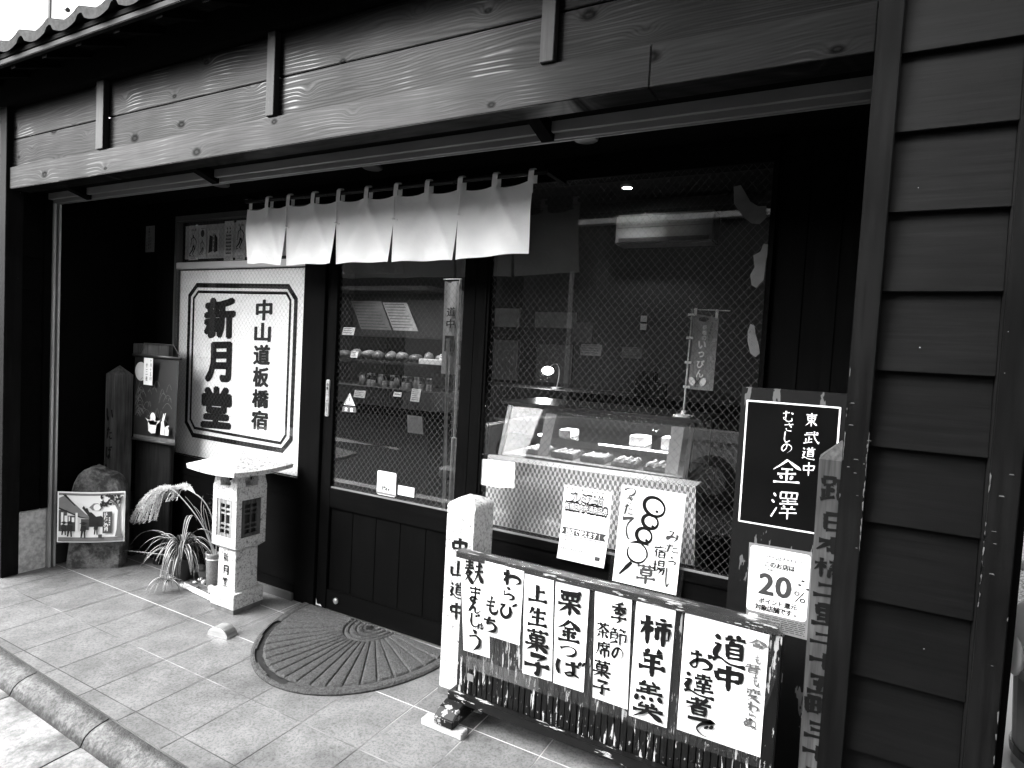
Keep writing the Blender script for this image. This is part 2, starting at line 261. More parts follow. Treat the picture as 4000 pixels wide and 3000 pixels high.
# ------------------------------------------------------------------ mesh helpers
LOC = {}
class MB:
    def __init__(s): s.v = []; s.f = []; s.m = []; s.col = []
    def add(s, vs, fs, m=0):
        b = len(s.v); s.v += [tuple(x) for x in vs]
        for f in fs: s.f.append([b+i for i in f]); s.m.append(m)
        return s
    def box(s, x0, x1, y0, y1, z0, z1, m=0):
        return s.add([(x, y, z) for z in (z0, z1) for y in (y0, y1) for x in (x0, x1)],
                     [(0, 2, 3, 1), (4, 5, 7, 6), (0, 1, 5, 4), (2, 6, 7, 3), (0, 4, 6, 2), (1, 3, 7, 5)], m)
    def hexa(s, bot, top, m=0):
        return s.add(list(bot)+list(top), [(3, 2, 1, 0), (4, 5, 6, 7), (0, 1, 5, 4), (1, 2, 6, 5), (2, 3, 7, 6), (3, 0, 4, 7)], m)
    def sheet(s, fn, nu, nv, m=0, thick=None):
        b = len(s.v)
        for j in range(nv+1):
            for i in range(nu+1): s.v.append(tuple(fn(i/nu, j/nv)))
        for j in range(nv):
            for i in range(nu):
                a = b+j*(nu+1)+i; s.f.append([a, a+1, a+nu+2, a+nu+1]); s.m.append(m)
        return s
    def tube(s, pts, rad, n=6, m=0, cap=True):
        pts = [Vector(p) for p in pts]; k = len(pts); b = len(s.v)
        rad = rad if hasattr(rad, '__len__') else [rad]*k
        for i, p in enumerate(pts):
            t = (pts[min(i+1, k-1)]-pts[max(i-1, 0)])
            t = t.normalized() if t.length > 1e-9 else Vector((0, 0, 1))
            a = t.cross(Vector((0, 0, 1)) if abs(t.z) < .9 else Vector((1, 0, 0))).normalized(); c = t.cross(a)
            for j in range(n):
                q = 2*math.pi*j/n; s.v.append(tuple(p+(a*math.cos(q)+c*math.sin(q))*rad[i]))
        for i in range(k-1):
            for j in range(n):
                s.f.append([b+i*n+j, b+i*n+(j+1) % n, b+(i+1)*n+(j+1) % n, b+(i+1)*n+j]); s.m.append(m)
        if cap and n > 2:
            s.f.append([b+j for j in range(n)][::-1]); s.m.append(m); s.f.append([b+(k-1)*n+j for j in range(n)]); s.m.append(m)
        return s
    def lathe(s, prof, c, n=20, m=0):
        b = len(s.v); k = len(prof)
        for r_, z in prof:
            for j in range(n):
                q = 2*math.pi*j/n; s.v.append((c[0]+r_*math.cos(q), c[1]+r_*math.sin(q), c[2]+z))
        for i in range(k-1):
            for j in range(n):
                s.f.append([b+i*n+j, b+i*n+(j+1) % n, b+(i+1)*n+(j+1) % n, b+(i+1)*n+j]); s.m.append(m)
        s.f.append([b+j for j in range(n)][::-1]); s.m.append(m); s.f.append([b+(k-1)*n+j for j in range(n)]); s.m.append(m)
        return s
    def blob(s, c, r, seed=0, m=0, rough=.18, sub=2):
        bm = bmesh.new(); bmesh.ops.create_icosphere(bm, subdivisions=sub, radius=1); rnd = random.Random(seed)
        ph = [rnd.uniform(0, 6) for _ in range(6)]
        vs = []
        for v in bm.verts:
            k = 1+rough*(math.sin(v.co.x*3+ph[0])+math.sin(v.co.y*3.3+ph[1])+math.sin(v.co.z*2.7+ph[2]))/2
            vs.append((c[0]+v.co.x*r[0]*k, c[1]+v.co.y*r[1]*k, c[2]+v.co.z*r[2]*k))
        fs = [[v.index for v in f.verts] for f in bm.faces]; bm.free()
        return s.add(vs, fs, m)
    def build(s, name, mat, parent=None, bevel=0, smooth=False, seg=2, origin=None, solid=0):
        me = bpy.data.meshes.new(name)
        if parent is not None: o3 = LOC[parent]
        elif origin is not None: o3 = Vector(origin)
        else:
            xs = [p[0] for p in s.v]; ys = [p[1] for p in s.v]; zs = [p[2] for p in s.v]
            o3 = Vector(((min(xs)+max(xs))/2, (min(ys)+max(ys))/2, min(zs)))
        me.from_pydata([(p[0]-o3.x, p[1]-o3.y, p[2]-o3.z) for p in s.v], [], s.f)
        mats = mat if isinstance(mat, (list, tuple)) else [mat]
        for q in mats: me.materials.append(q)
        if len(mats) > 1:
            for p, i in zip(me.polygons, s.m): p.material_index = i
        if bevel:
            bm = bmesh.new(); bm.from_mesh(me)
            bmesh.ops.recalc_face_normals(bm, faces=bm.faces[:])
            es = [e for e in bm.edges if len(e.link_faces) == 2 and e.calc_face_angle(0) > .5]
            bmesh.ops.bevel(bm, geom=es, offset=bevel, segments=seg, affect='EDGES', clamp_overlap=True)
            bm.to_mesh(me); bm.free()
        if solid:
            bm = bmesh.new(); bm.from_mesh(me); bmesh.ops.recalc_face_normals(bm, faces=bm.faces[:])
            bmesh.ops.solidify(bm, geom=bm.faces[:], thickness=solid); bm.to_mesh(me); bm.free()
        if smooth:
            for p in me.polygons: p.use_smooth = True
        me.update()
        ob = bpy.data.objects.new(name, me); COL.objects.link(ob)
        if parent is not None: ob.parent = parent
        else: ob.location = o3
        LOC[ob] = o3
        return ob
def tag(o, label, cat, group=None):
    o['label'] = label; o['category'] = cat
    if group: o['group'] = group
    return o
def thing(name, label, cat, loc, group=None):
    o = bpy.data.objects.new(name, None); COL.objects.link(o); o.location = loc; LOC[o] = Vector(loc); o.empty_display_size = .1
    return tag(o, label, cat, group)
def struct(name, mb, mat, **k):
    o = mb.build(name, mat, None, **k); o['kind'] = 'structure'; return o
def B(name, x0, x1, y0, y1, z0, z1, mat, parent=None, bevel=0.0):
    return MB().box(x0, x1, y0, y1, z0, z1).build(name, mat, parent, bevel=bevel)

# ------------------------------------------------------------------ lettering
_GL = {}
def glyph(ch, bold):
    k = (ch, round(bold, 3))
    if k not in _GL:
        c = bpy.data.curves.new('glyph', 'FONT'); c.body = ch; c.resolution_u = 3; c.offset = bold
        o = bpy.data.objects.new('glyph', c)



        me = bpy.data.meshes.new_from_object(o)
        vs = [(v.co.x, v.co.y) for v in me.vertices]; fs = [list(p.vertices) for p in me.polygons]
        bpy.data.objects.remove(o); bpy.data.curves.remove(c); bpy.data.meshes.remove(me)
        _GL[k] = (vs, fs)
    return _GL[k]
def put(mb, ch, u, v, w_, h_, fn, bold=.02, shear=0.0, wob=0.0, m=0, keep=False):
    """one character fitted into the box centred on (u, v); fn maps (u, v) of the sign to the world.
    Weight comes from overlapping copies of the outline, each a hair in front of the last."""
    if wob >= .01 and ch in BR and w_*h_ > .0004:
        return brush(mb, ch, u, v, w_*1.02, h_*1.02, fn, .150+1.6*bold, shear*.35, m)
    vs, fs = glyph(ch, 0.0)
    if wob >= .01 and len(vs) < 60: vs, fs = glyph(ch, -.012)
    if not vs: return
    x0, x1 = min(p[0] for p in vs), max(p[0] for p in vs); y0, y1 = min(p[1] for p in vs), max(p[1] for p in vs)
    bx = bold*.9; by = bold*.7
    hand = wob >= .01
    if hand:
        b0 = min(bold*1.15+.010, .052)*min(1.0, max(.5, 80/len(vs))); bx, by = b0, b0*.5
    sx = w_/max(x1-x0+2*bx, 1e-6); sy = h_/max(y1-y0+2*by, 1e-6)
    if keep: sx = sy = min(sx, sy)
    cx, cy = (x0+x1)/2, (y0+y1)/2; ph = random.uniform(0, 6)
    n = 0 if bold < .008 else (4 if bold < .03 else 8)
    sh = [(0, 0)]+[(bx*math.cos(2*math.pi*(i+.5)/n), by*math.sin(2*math.pi*(i+.5)/n)) for i in range(n)]
    if hand: sh = [(bx*q+.3*by*s, by*q*.7-.3*by*s) for q in (-1, -.72, -.45, -.2, 0, .2, .45, .72, 1) for s in (-1, 1)]
    elif bold >= .045: sh += [(bx*.5*math.cos(2*math.pi*i/6), by*.5*math.sin(2*math.pi*i/6)) for i in range(6)]
    for i, (dx, dy) in enumerate(sh):
        out = []
        for x, y in vs:
            x += dx; y += dy
            a = (x-cx)*sx; b = (y-cy)*sy + shear*(x-cx)*sx
            if wob:
                q = 2*math.pi
                a += wob*w_*(math.sin(q*1.3*(y-cy)+ph)+.5*math.sin(q*3.1*(y-cy)+ph*2+3*x))
                b += wob*h_*(math.sin(q*1.1*(x-cx)+ph*1.7)+.5*math.sin(q*2.7*(x-cx)+ph+2*y))
            r_ = fn(u+a, v+b); out.append((r_[0], r_[1]-i*.00004, r_[2]))
        mb.add(out, fs, m)
def line(mb, s, u0_, u1_, v, h, fn, bold=.01, m=0, slant=0.0):
    n = len(s); stp = (u1_-u0_)/n
    for i, ch in enumerate(s):
        if ch == ' ': continue
        small = ch in '、。ょっゅャ・'; q = .55 if small else .92
        vs, _ = glyph(ch, bold)
        if not vs: continue
        ww = max(p[0] for p in vs)-min(p[0] for p in vs); hh = max(p[1] for p in vs)-min(p[1] for p in vs)
        k = min(h/.95, stp/.95)
        put(mb, ch, u0_+stp*(i+.5), v+slant*(i-n/2)*stp-(.25*h if small else 0), ww*k*1.0, hh*k*1.0*(h/max(k*.95, 1e-6) if h > k*.95 else 1), fn, bold, m=m)
def P(y, off=0.0):      # sign facing the street in the plane y
    return lambda u, v: (u, y-off, v)
def poly(mb, pts, fn, m=0): mb.add([fn(a, b) for a, b in pts], [list(range(len(pts)))], m)
def rect(mb, u0_, u1_, v0, v1, fn, m=0): poly(mb, [(u0_, v0), (u1_, v0), (u1_, v1), (u0_, v1)], fn, m)
def stroke(mb, pts, wd, fn, m=0):
    n = len(pts); wd = wd if hasattr(wd, '__len__') else [wd]*n
    L = []
    for i in range(n):
        a = Vector(pts[max(i-1, 0)]); b = Vector(pts[min(i+1, n-1)]); t = (b-a).normalized(); nr = Vector((-t.y, t.x))
        p = Vector(pts[i]); L.append((p+nr*wd[i]/2, p-nr*wd[i]/2))
    vs = [fn(*q) for pr in L for q in pr]
    mb.add(vs, [(2*i, 2*i+1, 2*i+3, 2*i+2) for i in range(n-1)], m)
def ell(cx, cy, rx, ry, n=24, a0=0, a1=360, rot=0):
    out = []
    for i in range(n+1):
        q = R(a0+(a1-a0)*i/n); x = rx*math.cos(q); y = ry*math.sin(q); c, s_ = math.cos(R(rot)), math.sin(R(rot))
        out.append((cx+x*c-y*s_, cy+x*s_+y*c))
    return out
def paper_sheet(corners, y, bow=0.0, curl=0.0, nu=8, nv=10):
    tl, tr, br, bl = corners
    def fn(a, b):
        t = (tl[0]*(1-a)+tr[0]*a, tl[1]*(1-a)+tr[1]*a); q = (bl[0]*(1-a)+br[0]*a, bl[1]*(1-a)+br[1]*a)
        return (t[0]*(1-b)+q[0]*b, y-bow*math.sin(math.pi*b)*math.sin(math.pi*a)-curl*b*b, t[1]*(1-b)+q[1]*b)
    return MB().sheet(fn, nu, nv)
# ------------------------------------------------------------------ brush characters: stroke skeletons on a 0..100 box (y down)
BR = {'上': '50,5 50,92;50,42 80,38;8,93 94,90', '生': '30,8 12,45;28,30 84,25;50,4 50,93;22,58 80,54;6,94 95,90',
'菓': '10,14 90,11;34,4 36,24;66,3 62,23;24,30 26,58;24,30 76,28 73,57;26,44 73,42;26,57 73,56;6,68 94,65;50,30 50,98;48,68 10,94;52,68 92,92',
'子': '24,10 78,8 50,34;50,34 56,60 54,90 40,84;6,56 94,50', '栗': '12,8 90,5;20,18 24,42;20,18 82,15 76,40;40,8 40,40;60,7 60,39;22,40 78,38;6,56 94,52;50,42 50,98;48,56 10,88;52,56 92,86',
'金': '50,2 30,24 6,42;50,2 72,22 96,40;32,40 70,38;22,58 80,55;50,40 50,92;30,66 36,80;72,63 62,80;8,94 94,90',
'柿': '4,30 44,26;25,4 25,98;25,32 4,66;26,36 42,52;70,4 72,18;50,24 98,20;56,40 56,80;56,40 92,37 92,74 84,72;74,22 74,98',
'羊': '28,4 36,18;74,2 62,18;18,26 84,22;24,46 78,42;4,68 96,63;50,24 50,100',
'羹': '34,0 38,8;66,0 60,8;22,12 80,10;28,22 74,20;14,32 88,29;50,10 50,32;22,40 14,54;38,40 36,52;56,38 62,50;78,36 88,50;30,58 36,64;68,56 60,64;24,68 78,66;8,80 94,76;50,62 48,78 12,99;52,78 92,98',
'道': '48,6 54,14;80,2 70,14;36,20 96,16;62,20 58,30;46,32 46,76;46,32 86,30 85,75;47,46 84,44;47,60 84,58;47,74 84,73;12,10 22,22;6,38 24,36 12,66 22,76;6,88 24,78 52,92 98,94',
'中': '16,28 18,62;16,28 86,24 80,58;18,58 80,55;50,2 50,100', '山': '50,4 50,82;10,40 12,86;12,86 88,82;88,36 87,86',
'達': '62,4 62,30;42,16 84,13;34,30 94,26;50,34 56,44;78,32 70,44;40,48 90,45;44,62 86,59;34,76 96,72;65,46 65,90;12,10 22,22;6,38 24,36 12,66 22,78;6,90 24,82 52,96 99,97',
'者': '44,2 44,40;20,20 66,17;4,42 96,37;82,4 50,44 8,68;30,58 32,98;30,58 76,55 75,96;32,76 74,74;32,95 74,93',
'お': '8,28 56,22;32,4 34,84 20,94 8,80 30,56 64,48 90,62 84,84 58,92;74,14 92,30', 'で': '8,16 90,10 54,30 40,60 54,84 74,92;66,38 74,50;82,32 90,44',
'つ': '4,34 50,12 88,22 94,50 74,80 40,94', 'ば': '12,8 6,50 12,92;34,30 82,26;60,8 62,76 46,92 34,82 52,70 84,88;80,4 86,14;92,0 98,10',
'ま': '14,22 86,18;18,44 82,40;50,4 52,78 34,94 16,84 34,70 66,76 88,92', 'ん': '54,4 26,54 8,96;14,84 36,52 50,58 52,86 66,94 94,64',
'じ': '34,6 28,66 44,92 70,88 92,66;62,16 70,30;78,8 88,22', 'ゅ': '10,20 14,60 12,92;14,60 44,28 78,32 84,60 60,76 40,62;58,10 60,70 40,98',
'う': '36,4 58,14;14,36 56,28 82,42 76,70 40,98', 'わ': '28,4 28,98;6,34 34,28 8,76;10,70 50,38 86,46 92,70 60,94', 'ら': '34,4 60,16;24,30 20,64 54,50 84,62 78,84 40,98',
'び': '6,24 38,18 16,52 22,84 48,92 66,66 64,24 78,54 90,64;80,6 88,18;92,0 99,12', 'も': '46,2 38,50 42,86 64,96 86,82 84,64;14,34 68,28;10,58 64,54',
'ち': '12,28 82,22;46,4 30,54;30,54 60,42 86,58 78,84 36,98', 'の': '54,16 44,56 22,82 8,62 24,28 56,14 88,34 90,66 58,94',
'今': '50,2 28,28 4,50;50,2 72,26 97,46;36,44 64,42;24,62 74,58 52,96', '昔': '10,18 90,14;34,4 34,38;66,3 66,38;4,40 96,36;28,52 28,98;28,52 74,50 74,97;28,72 74,70;28,95 74,94',
'変': '50,2 50,14;10,18 90,14;38,18 36,44 28,50;62,17 62,44;22,26 12,44;76,24 88,42;40,50 14,74;36,58 70,56 14,98;34,64 90,98', 'ぬ': '18,14 30,62;52,6 40,60 16,82 8,56 44,24 82,30 90,66 66,92 52,80 74,74 96,94',
'季': '70,2 26,12;10,26 90,22;50,10 50,46;48,28 16,48;54,28 88,44;28,54 72,52 52,66;52,66 56,86 38,98;6,76 94,71',
'節': '24,2 8,22;20,12 44,10;28,12 34,24;66,0 52,18;62,10 92,8;74,10 80,22;10,30 10,74;10,30 44,28 44,62;10,46 44,44;10,61 44,60;6,92 42,80;34,68 46,90;60,32 60,100;60,34 92,31 90,74 80,70',
'茶': '8,14 92,11;34,3 36,24;66,2 62,23;50,22 28,42 4,54;50,22 74,40 97,52;22,60 80,57;50,44 50,90 40,96;30,68 12,88;70,66 90,86',
'席': '54,2 56,12;16,16 94,12;18,16 16,56 2,98;28,30 94,27;46,20 46,44;74,19 74,43;46,43 74,42;36,56 36,88;36,56 88,53 88,86 80,84;60,46 60,100',
'東': '10,16 90,13;24,28 26,60;24,28 78,26 74,58;25,43 75,41;26,58 74,57;50,2 50,100;48,60 8,92;52,60 94,90', '武': '14,16 54,13;4,32 92,27;34,44 34,88;36,62 54,60;14,58 14,90;4,94 56,84;64,4 70,52 96,96 97,78;80,8 90,18',
'澤': '8,10 18,22;4,36 14,46;4,94 22,62;34,8 34,26;34,8 94,5 92,25;54,8 54,26;74,7 74,25;34,26 93,24;40,38 92,35;62,28 62,46;32,48 97,44;48,52 52,60;80,50 74,60;40,64 92,61;32,78 97,74;64,60 64,100',
'宿': '50,2 52,12;12,16 12,30;12,16 90,13 84,26;32,28 8,62;22,46 22,98;40,38 94,35;66,36 60,50;44,52 44,98;44,52 86,50 86,97;45,74 85,72;45,95 85,94',
'場': '4,34 34,30;20,8 20,80;2,84 38,72;48,6 48,42;48,6 86,4 85,40;49,23 85,21;49,40 85,38;38,54 97,50;56,54 36,78;54,66 90,62 84,96 74,90;70,66 46,96',
'草': '8,12 92,9;34,2 36,20;66,1 62,19;28,28 28,58;28,28 74,26 73,57;28,43 73,41;28,57 73,56;6,74 95,69;50,58 50,100', 'む': '8,24 60,18;34,4 34,66 20,74 14,58 32,54 36,84 60,92 84,80 84,60;74,18 92,32',
'さ': '12,28 84,18;46,4 70,56;26,64 34,90 72,92', 'し': '30,4 28,66 46,92 84,74', 'み': '20,12 54,10 30,60 10,80 12,58 50,56 92,74;78,32 74,66 52,98', 'た': '8,26 56,20;34,4 12,96;52,46 88,42;50,74 60,88 94,86',
'き': '14,22 78,14;12,42 86,34;38,4 74,62;24,66 34,90 72,92', 'て': '6,18 94,10 52,36 42,66 60,92 78,94', 'い': '12,20 14,66 28,80 36,62;70,26 84,62',
'新': '26,2 28,10;6,14 48,11;16,20 20,30;40,18 34,30;4,34 50,30;6,50 48,46;27,34 27,98;26,52 6,80;30,54 46,70;92,4 62,14;62,14 60,50 48,92;62,38 98,34;80,37 80,100',
'月': '26,6 24,60 8,96;26,6 82,4 80,94 68,86;27,32 80,30;26,58 80,56', '堂': '50,2 50,18;24,6 32,18;76,4 66,18;10,24 6,38;10,24 94,21 88,36;32,36 34,54;32,36 70,34 66,52;34,54 66,52;26,70 76,67;50,54 50,92;8,94 94,90',
'日': '20,6 22,96;20,6 80,4 79,95;22,50 78,48;22,93 78,92', '本': '8,28 92,25;50,2 50,100;48,30 6,78;52,30 95,74;34,76 68,74', '二': '20,22 80,19;6,86 95,82', '三': '18,10 82,8;24,48 76,46;6,92 95,88', '十': '6,46 95,42;50,2 50,100', '五': '12,12 88,9;46,12 34,92;20,48 76,45 72,90;4,94 96,91',
'町': '8,16 10,80;8,16 46,14 45,78;10,47 45,45;27,16 27,77;10,78 45,76;54,20 98,16;76,18 76,90 64,84', '里': '18,6 20,54;18,6 82,4 80,52;20,30 80,28;20,53 80,51;50,6 50,94;20,74 80,71;4,96 96,93',
'橋': '4,30 34,26;20,4 20,98;20,34 4,66;22,38 34,52;92,2 52,12;42,22 98,18;70,10 44,44;72,22 96,42;56,34 56,48;56,34 82,32 80,47;57,47 80,46;44,58 44,98;44,58 94,56 93,94 86,90;58,70 58,86;58,70 80,69 79,84;59,85 79,84',
'距': '8,8 10,34;8,8 40,6 38,32;10,33 38,32;24,34 24,84;26,56 42,54;10,52 10,88;4,92 44,82;54,8 54,94;54,9 94,6;58,34 88,32 86,60;58,60 86,58;54,92 97,89',
'間': '10,6 10,98;10,6 42,5 41,34;11,20 41,19;11,33 41,32;58,6 58,34;58,6 92,4 91,96 82,92;59,19 91,18;59,33 91,31;34,48 34,86;34,48 68,47 67,85;35,66 67,65;35,85 67,84',
'麩': '6,12 46,9;10,24 44,21;4,36 50,32;26,2 26,34;26,38 6,66;16,52 40,48 4,92;12,56 52,97;58,22 92,18;54,44 98,39;76,4 72,46 54,90;76,46 98,88'}
def brush(mb, ch, u, v, w_, h_, fn, weight=.1, shear=0.0, m=0):
    rb_ = random.Random(ord(ch)+int(abs(u)*997)); st_ = [[tuple(map(float, q.split(','))) for q in s.split()] for s in BR[ch].split(';')]
    xs_ = [p[0] for s in st_ for p in s]; ys_ = [p[1] for s in st_ for p in s]; x0, x1, y0, y1 = min(xs_), max(xs_), min(ys_), max(ys_)
    kx, ky = w_/max(x1-x0, 30), h_/max(y1-y0, 30); cx, cy = (x0+x1)/2, (y0+y1)/2
    wd0 = max(.0036, weight*(w_*h_)**.5*min(1.15, max(.60, 1.3-.05*len(st_))))
    for si, s in enumerate(st_):
        s = [(p[0]+rb_.uniform(-2, 2), p[1]+rb_.uniform(-2, 2)) for p in s]
        pts = []
        for i in range(len(s)-1):
            p1, p2 = Vector(s[i]), Vector(s[i+1]); p0 = Vector(s[i-1]) if i else p1*2-p2; p3 = Vector(s[i+2]) if i+2 < len(s) else p2*2-p1
            if i and (p1-p0).angle(p2-p1, 0) > 1.15: p0 = p1*2-p2
            if i+2 < len(s) and (p2-p1).angle(p3-p2, 0) > 1.15: p3 = p2*2-p1
            n = max(4, int((p2-p1).length/7))
            for k in range(n+(i == len(s)-2)):
                t = k/n; pts.append(.5*((2*p1)+(p2-p0)*t+(2*p0-5*p1+4*p2-p3)*t*t+(3*p1-p0-3*p2+p3)*t**3))
        d = Vector(s[-1])-Vector(s[-2]); L = sum((pts[i+1]-pts[i]).length for i in range(len(pts)-1))
        hor = abs(d.y) < .35*abs(d.x) and d.x > 0; left = d.x < -.35*abs(d.y) and d.y > 0; right = d.x > .45*abs(d.y) and d.y > .35*abs(d.x); dot = L < 19
        acc = 0; wd = []; o = []; ph = rb_.uniform(0, 6)
        for i, p in enumerate(pts):
            if i: acc += (p-pts[i-1]).length
            q = acc/max(L, 1e-6)
            if dot: f = .45+1.0*math.sin(math.pi*min(1, .15+.85*q))**.8*(.6+.5*q)
            elif len(s) > 4: f = .75+.3*math.sin(3.1*q*2+ph)+(.25 if q < .06 else 0)-.45*max(0, q-.8)/.2
            elif hor: f = .66-.12*math.sin(math.pi*q)+.45*math.exp(-((q-.03)/.07)**2)+.50*math.exp(-((q-.94)/.07)**2)
            elif left: f = 1.05-.85*q**1.4
            elif right: f = .45+.95*math.sin(math.pi*min(1, q*.72))**1.5-(.9*max(0, q-.86)/.14)
            else: f = 1.05-.12*math.sin(math.pi*q)-.55*max(0, q-.8)/.2
            f *= 1+.07*math.sin(23*q+ph)
            x = (p.x-cx)*kx; o.append((u+x, v-(p.y-cy)*ky+shear*x)); wd.append(max(.12, f)*wd0)
        zb = len(mb.v); stroke(mb, o, wd, fn, m)
        for j in range(zb, len(mb.v)): r_ = mb.v[j]; mb.v[j] = (r_[0], r_[1]-si*.00004, r_[2])

# ================================================================== SETTING: ground, tiled porch, kerb, road
mb = MB(); mb.sheet(lambda a, b: (-60+120*a, -40+110*b, -.125), 4, 4); struct('road', mb, ASPH)
struct('side_yard', MB().add([(.5, 2.0, -.121), (14, 2.0, -.121), (14, 30, -.121), (.5, 30, -.121)], [(0, 1, 2, 3)]), GRAV)
RL = MB().add([(-14, -.42, -.121), (9, -.42, -.121), (9, -.27, -.121), (-14, -.27, -.121)], [(0, 1, 2, 3)]); struct('road_line', RL, plain('road paint', .7, .7, .2, 9, fine=60))
RL = MB().add([(-9.6, -2.2, -.121), (-6.3, -2.75, -.121), (-6.2, -2.6, -.121), (-9.6, -3.2, -.121)], [(0, 1, 2, 3)]); struct('road_marking', RL, plain('road paint wedge', .7, .7, .2, 9, fine=60))
# tiled porch: grout bed and separate bevelled tiles in one sheet
def kline(x): return 1.40-.036*(x+3.4)
struct('porch_slab', MB().hexa([(-7.5, kline(-7.5), -.12), (.9, kline(.9), -.12), (.9, 5.6, -.12), (-7.5, 5.6, -.12)], [(-7.5, kline(-7.5), -.002), (.9, kline(.9), -.002), (.9, 5.6, -.002), (-7.5, 5.6, -.002)]), GROUT)
bm_v, bm_f, tones = [], [], []
xs = [-3.005+.2975*k for k in range(-15, 14)]; ys = [1.10, 1.441, 1.748, 2.087, 2.41, 2.73]
def kline(x): return 1.40-.036*(x+3.4)
tm = MB(); rt = random.Random(3)
for i in range(len(xs)-1):
    for j in range(len(ys)-1):
        g = .0025; a, b_, c, d = xs[i]+g, xs[i+1]-g, ys[j]+g, ys[j+1]-g
        ca = cb = c
        if j == 0: ca, cb = kline(a)+.002, kline(b_)+.002
        if a > .85 or (j == 0 and ca > d-.004): continue
        t = rt.uniform(.80, 1.0); e = .0018
        z0, z1 = -.0022, rt.uniform(-.0003, .0003)
        n0 = len(tm.f)
        tm.add([(a, ca, z1), (b_, cb, z1), (b_, d, z1), (a, d, z1)], [(0, 1, 2, 3)])
        tones += [t]*(len(tm.f)-n0)
fl = struct('floor', tm, TILE)
at = fl.data.attributes.new('tone', 'FLOAT_COLOR', 'FACE')
for q, t in zip(at.data, tones): q.color = G(t)
# rounded L shaped kerb blocks with open joints, and the pale gutter apron in front of them
kb = MB(); kap = MB(); gaps = MB()
prof = [(0, -.10), (0, -.006), (.018, -.007), (.045, -.012), (.07, -.022), (.088, -.037), (.097, -.056), (.102, -.068)]
apr = [(.103, -.067), (.13, -.066), (.2, -.070), (.32, -.079), (.40, -.086), (.401, -.125)]
dirx = Vector((1, -.036, 0)).normalized(); nrm = Vector((-.036, -1, 0)).normalized()
x = -3.06-.6*8
while x < 1.0:
    L0, L1 = x+.004, x+.596
    for pr, tgt in ((prof, kb), (apr, kap)):
        def fn(a, b, pr=pr):
            i = min(int(b*(len(pr)-1)+1e-6), len(pr)-2); f = b*(len(pr)-1)-i
            q = pr[i][0]*(1-f)+pr[i+1][0]*f; z = pr[i][1]*(1-f)+pr[i+1][1]*f
            xx = L0+(L1-L0)*a; e = min(a, 1-a)*.592
            if e < .006 and q > .002: z -= .004
            base = Vector((xx, kline(xx), 0))
            return (base.x+nrm.x*q, base.y+nrm.y*q, z)
        tgt.sheet(fn, 24, (len(pr)-1)*3)
    x += .6
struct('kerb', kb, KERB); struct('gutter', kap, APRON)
gb = MB()
gb.hexa([(-8, kline(-8)-.005, -.13), (1.2, kline(1.2)-.005, -.13), (1.2, kline(1.2)-.38, -.13), (-8, kline(-8)-.38, -.13)],
        [(-8, kline(-8)-.008, -.09), (1.2, kline(1.2)-.008, -.09), (1.2, kline(1.2)-.38, -.11), (-8, kline(-8)-.38, -.11)])
struct('gutter_bed', gb, CRACK)

# ================================================================== SHOP BUILDING
BL = thing('shop_building', 'old style timber shop front with cedar boards, tiled eave and dark recessed entrance', 'shop', (-2.1, 1.8, 0))
Y0 = 1.80
# fascia of cedar boards between battens, over the long lintel beam
bays = [(-4.375, -3.455), (-3.385, -2.195), (-2.143, -.93), (-.885, 0.0)]
for a, b in bays:
    B('fascia_board', a-.01, b+.01, 1.815, 1.84, 2.438, 2.594, CEDAR, BL, .002)
    B('fascia_board', a-.01, b+.01, 1.815, 1.84, 2.600, 2.776, CEDAR, BL, .002)
for a in (-3.453, -2.194, -.931):
    B('batten', a, a+.066 if a < -3 else a+.048, 1.786, 1.815, 2.436, 2.776, BATTEN, BL, .002)
B('lintel_beam', -4.36, -.572, 1.797, 1.90, 2.31, 2.434, CEDAR2, BL, .003)
B('lintel_beam', -.570, -.001, 1.797, 1.90, 2.31, 2.434, CEDAR2, BL, .002)
B('head_beam', -4.44, .37, 1.775, 1.92, 2.782, 2.93, BLACKX, BL, .003)
B('lintel_soffit', -4.38, .0, 1.902, 2.0, 2.338, 2.40, BLACK, BL)
for bx in (-2.86, -1.03, -4.0):
    MB().hexa([(bx, 1.905, 2.312), (bx+.05, 1.905, 2.312), (bx+.05, 2.03, 2.276), (bx, 2.03, 2.276)], [(bx, 1.905, 2.337), (bx+.05, 1.905, 2.337), (bx+.05, 2.03, 2.337), (bx, 2.03, 2.337)]).build('rail_bracket', BLACK, BL)
rail = MB()
for (a, b, z0, z1) in ((2.002, 2.02, 2.300, 2.336), (2.02, 2.034, 2.306, 2.3355), (2.034, 2.05, 2.284, 2.335), (2.05, 2.06, 2.281, 2.300)): rail.box(-4.42, .0, a, b, z0, z1)
rail.build('shutter_rail', ALUR, BL)
# corner post and return wall on the left
B('corner_post', -4.455, -4.375, 1.785, 1.875, .0, 2.782, POST, BL, .003)
for k in range(-1, 10):
    z0 = .383+.1945*k
    if z0 < .38: continue
    z1 = min(z0+.205, 2.33)
    MB().hexa([(-4.40, 1.876, z0), (-4.384, 1.876, z0), (-4.384, 1.985, z0), (-4.40, 1.985, z0)],
              [(-4.40, 1.876, z1), (-4.396, 1.876, z1), (-4.396, 1.985, z1), (-4.40, 1.985, z1)]).build('return_board', BLACKX, BL)
B('return_wall', -4.52, -4.401, 1.876, 2.70, .38, 2.78, BLACK, BL)
B('side_post', -4.40, -4.372, 1.987, 2.026, .385, 2.336, BLACK, BL, .002)
alu = MB()
alu.box(-4.398, -4.36, 2.030, 2.043, 0, 2.282); alu.box(-4.398, -4.36, 2.058, 2.070, 0, 2.282)
alu.build('shutter_post', ALU, BL, bevel=.001); B('shutter_groove', -4.40, -4.385, 2.0435, 2.0575, 0, 2.281, ALUD, BL)
def pl(a, b):
    return 0
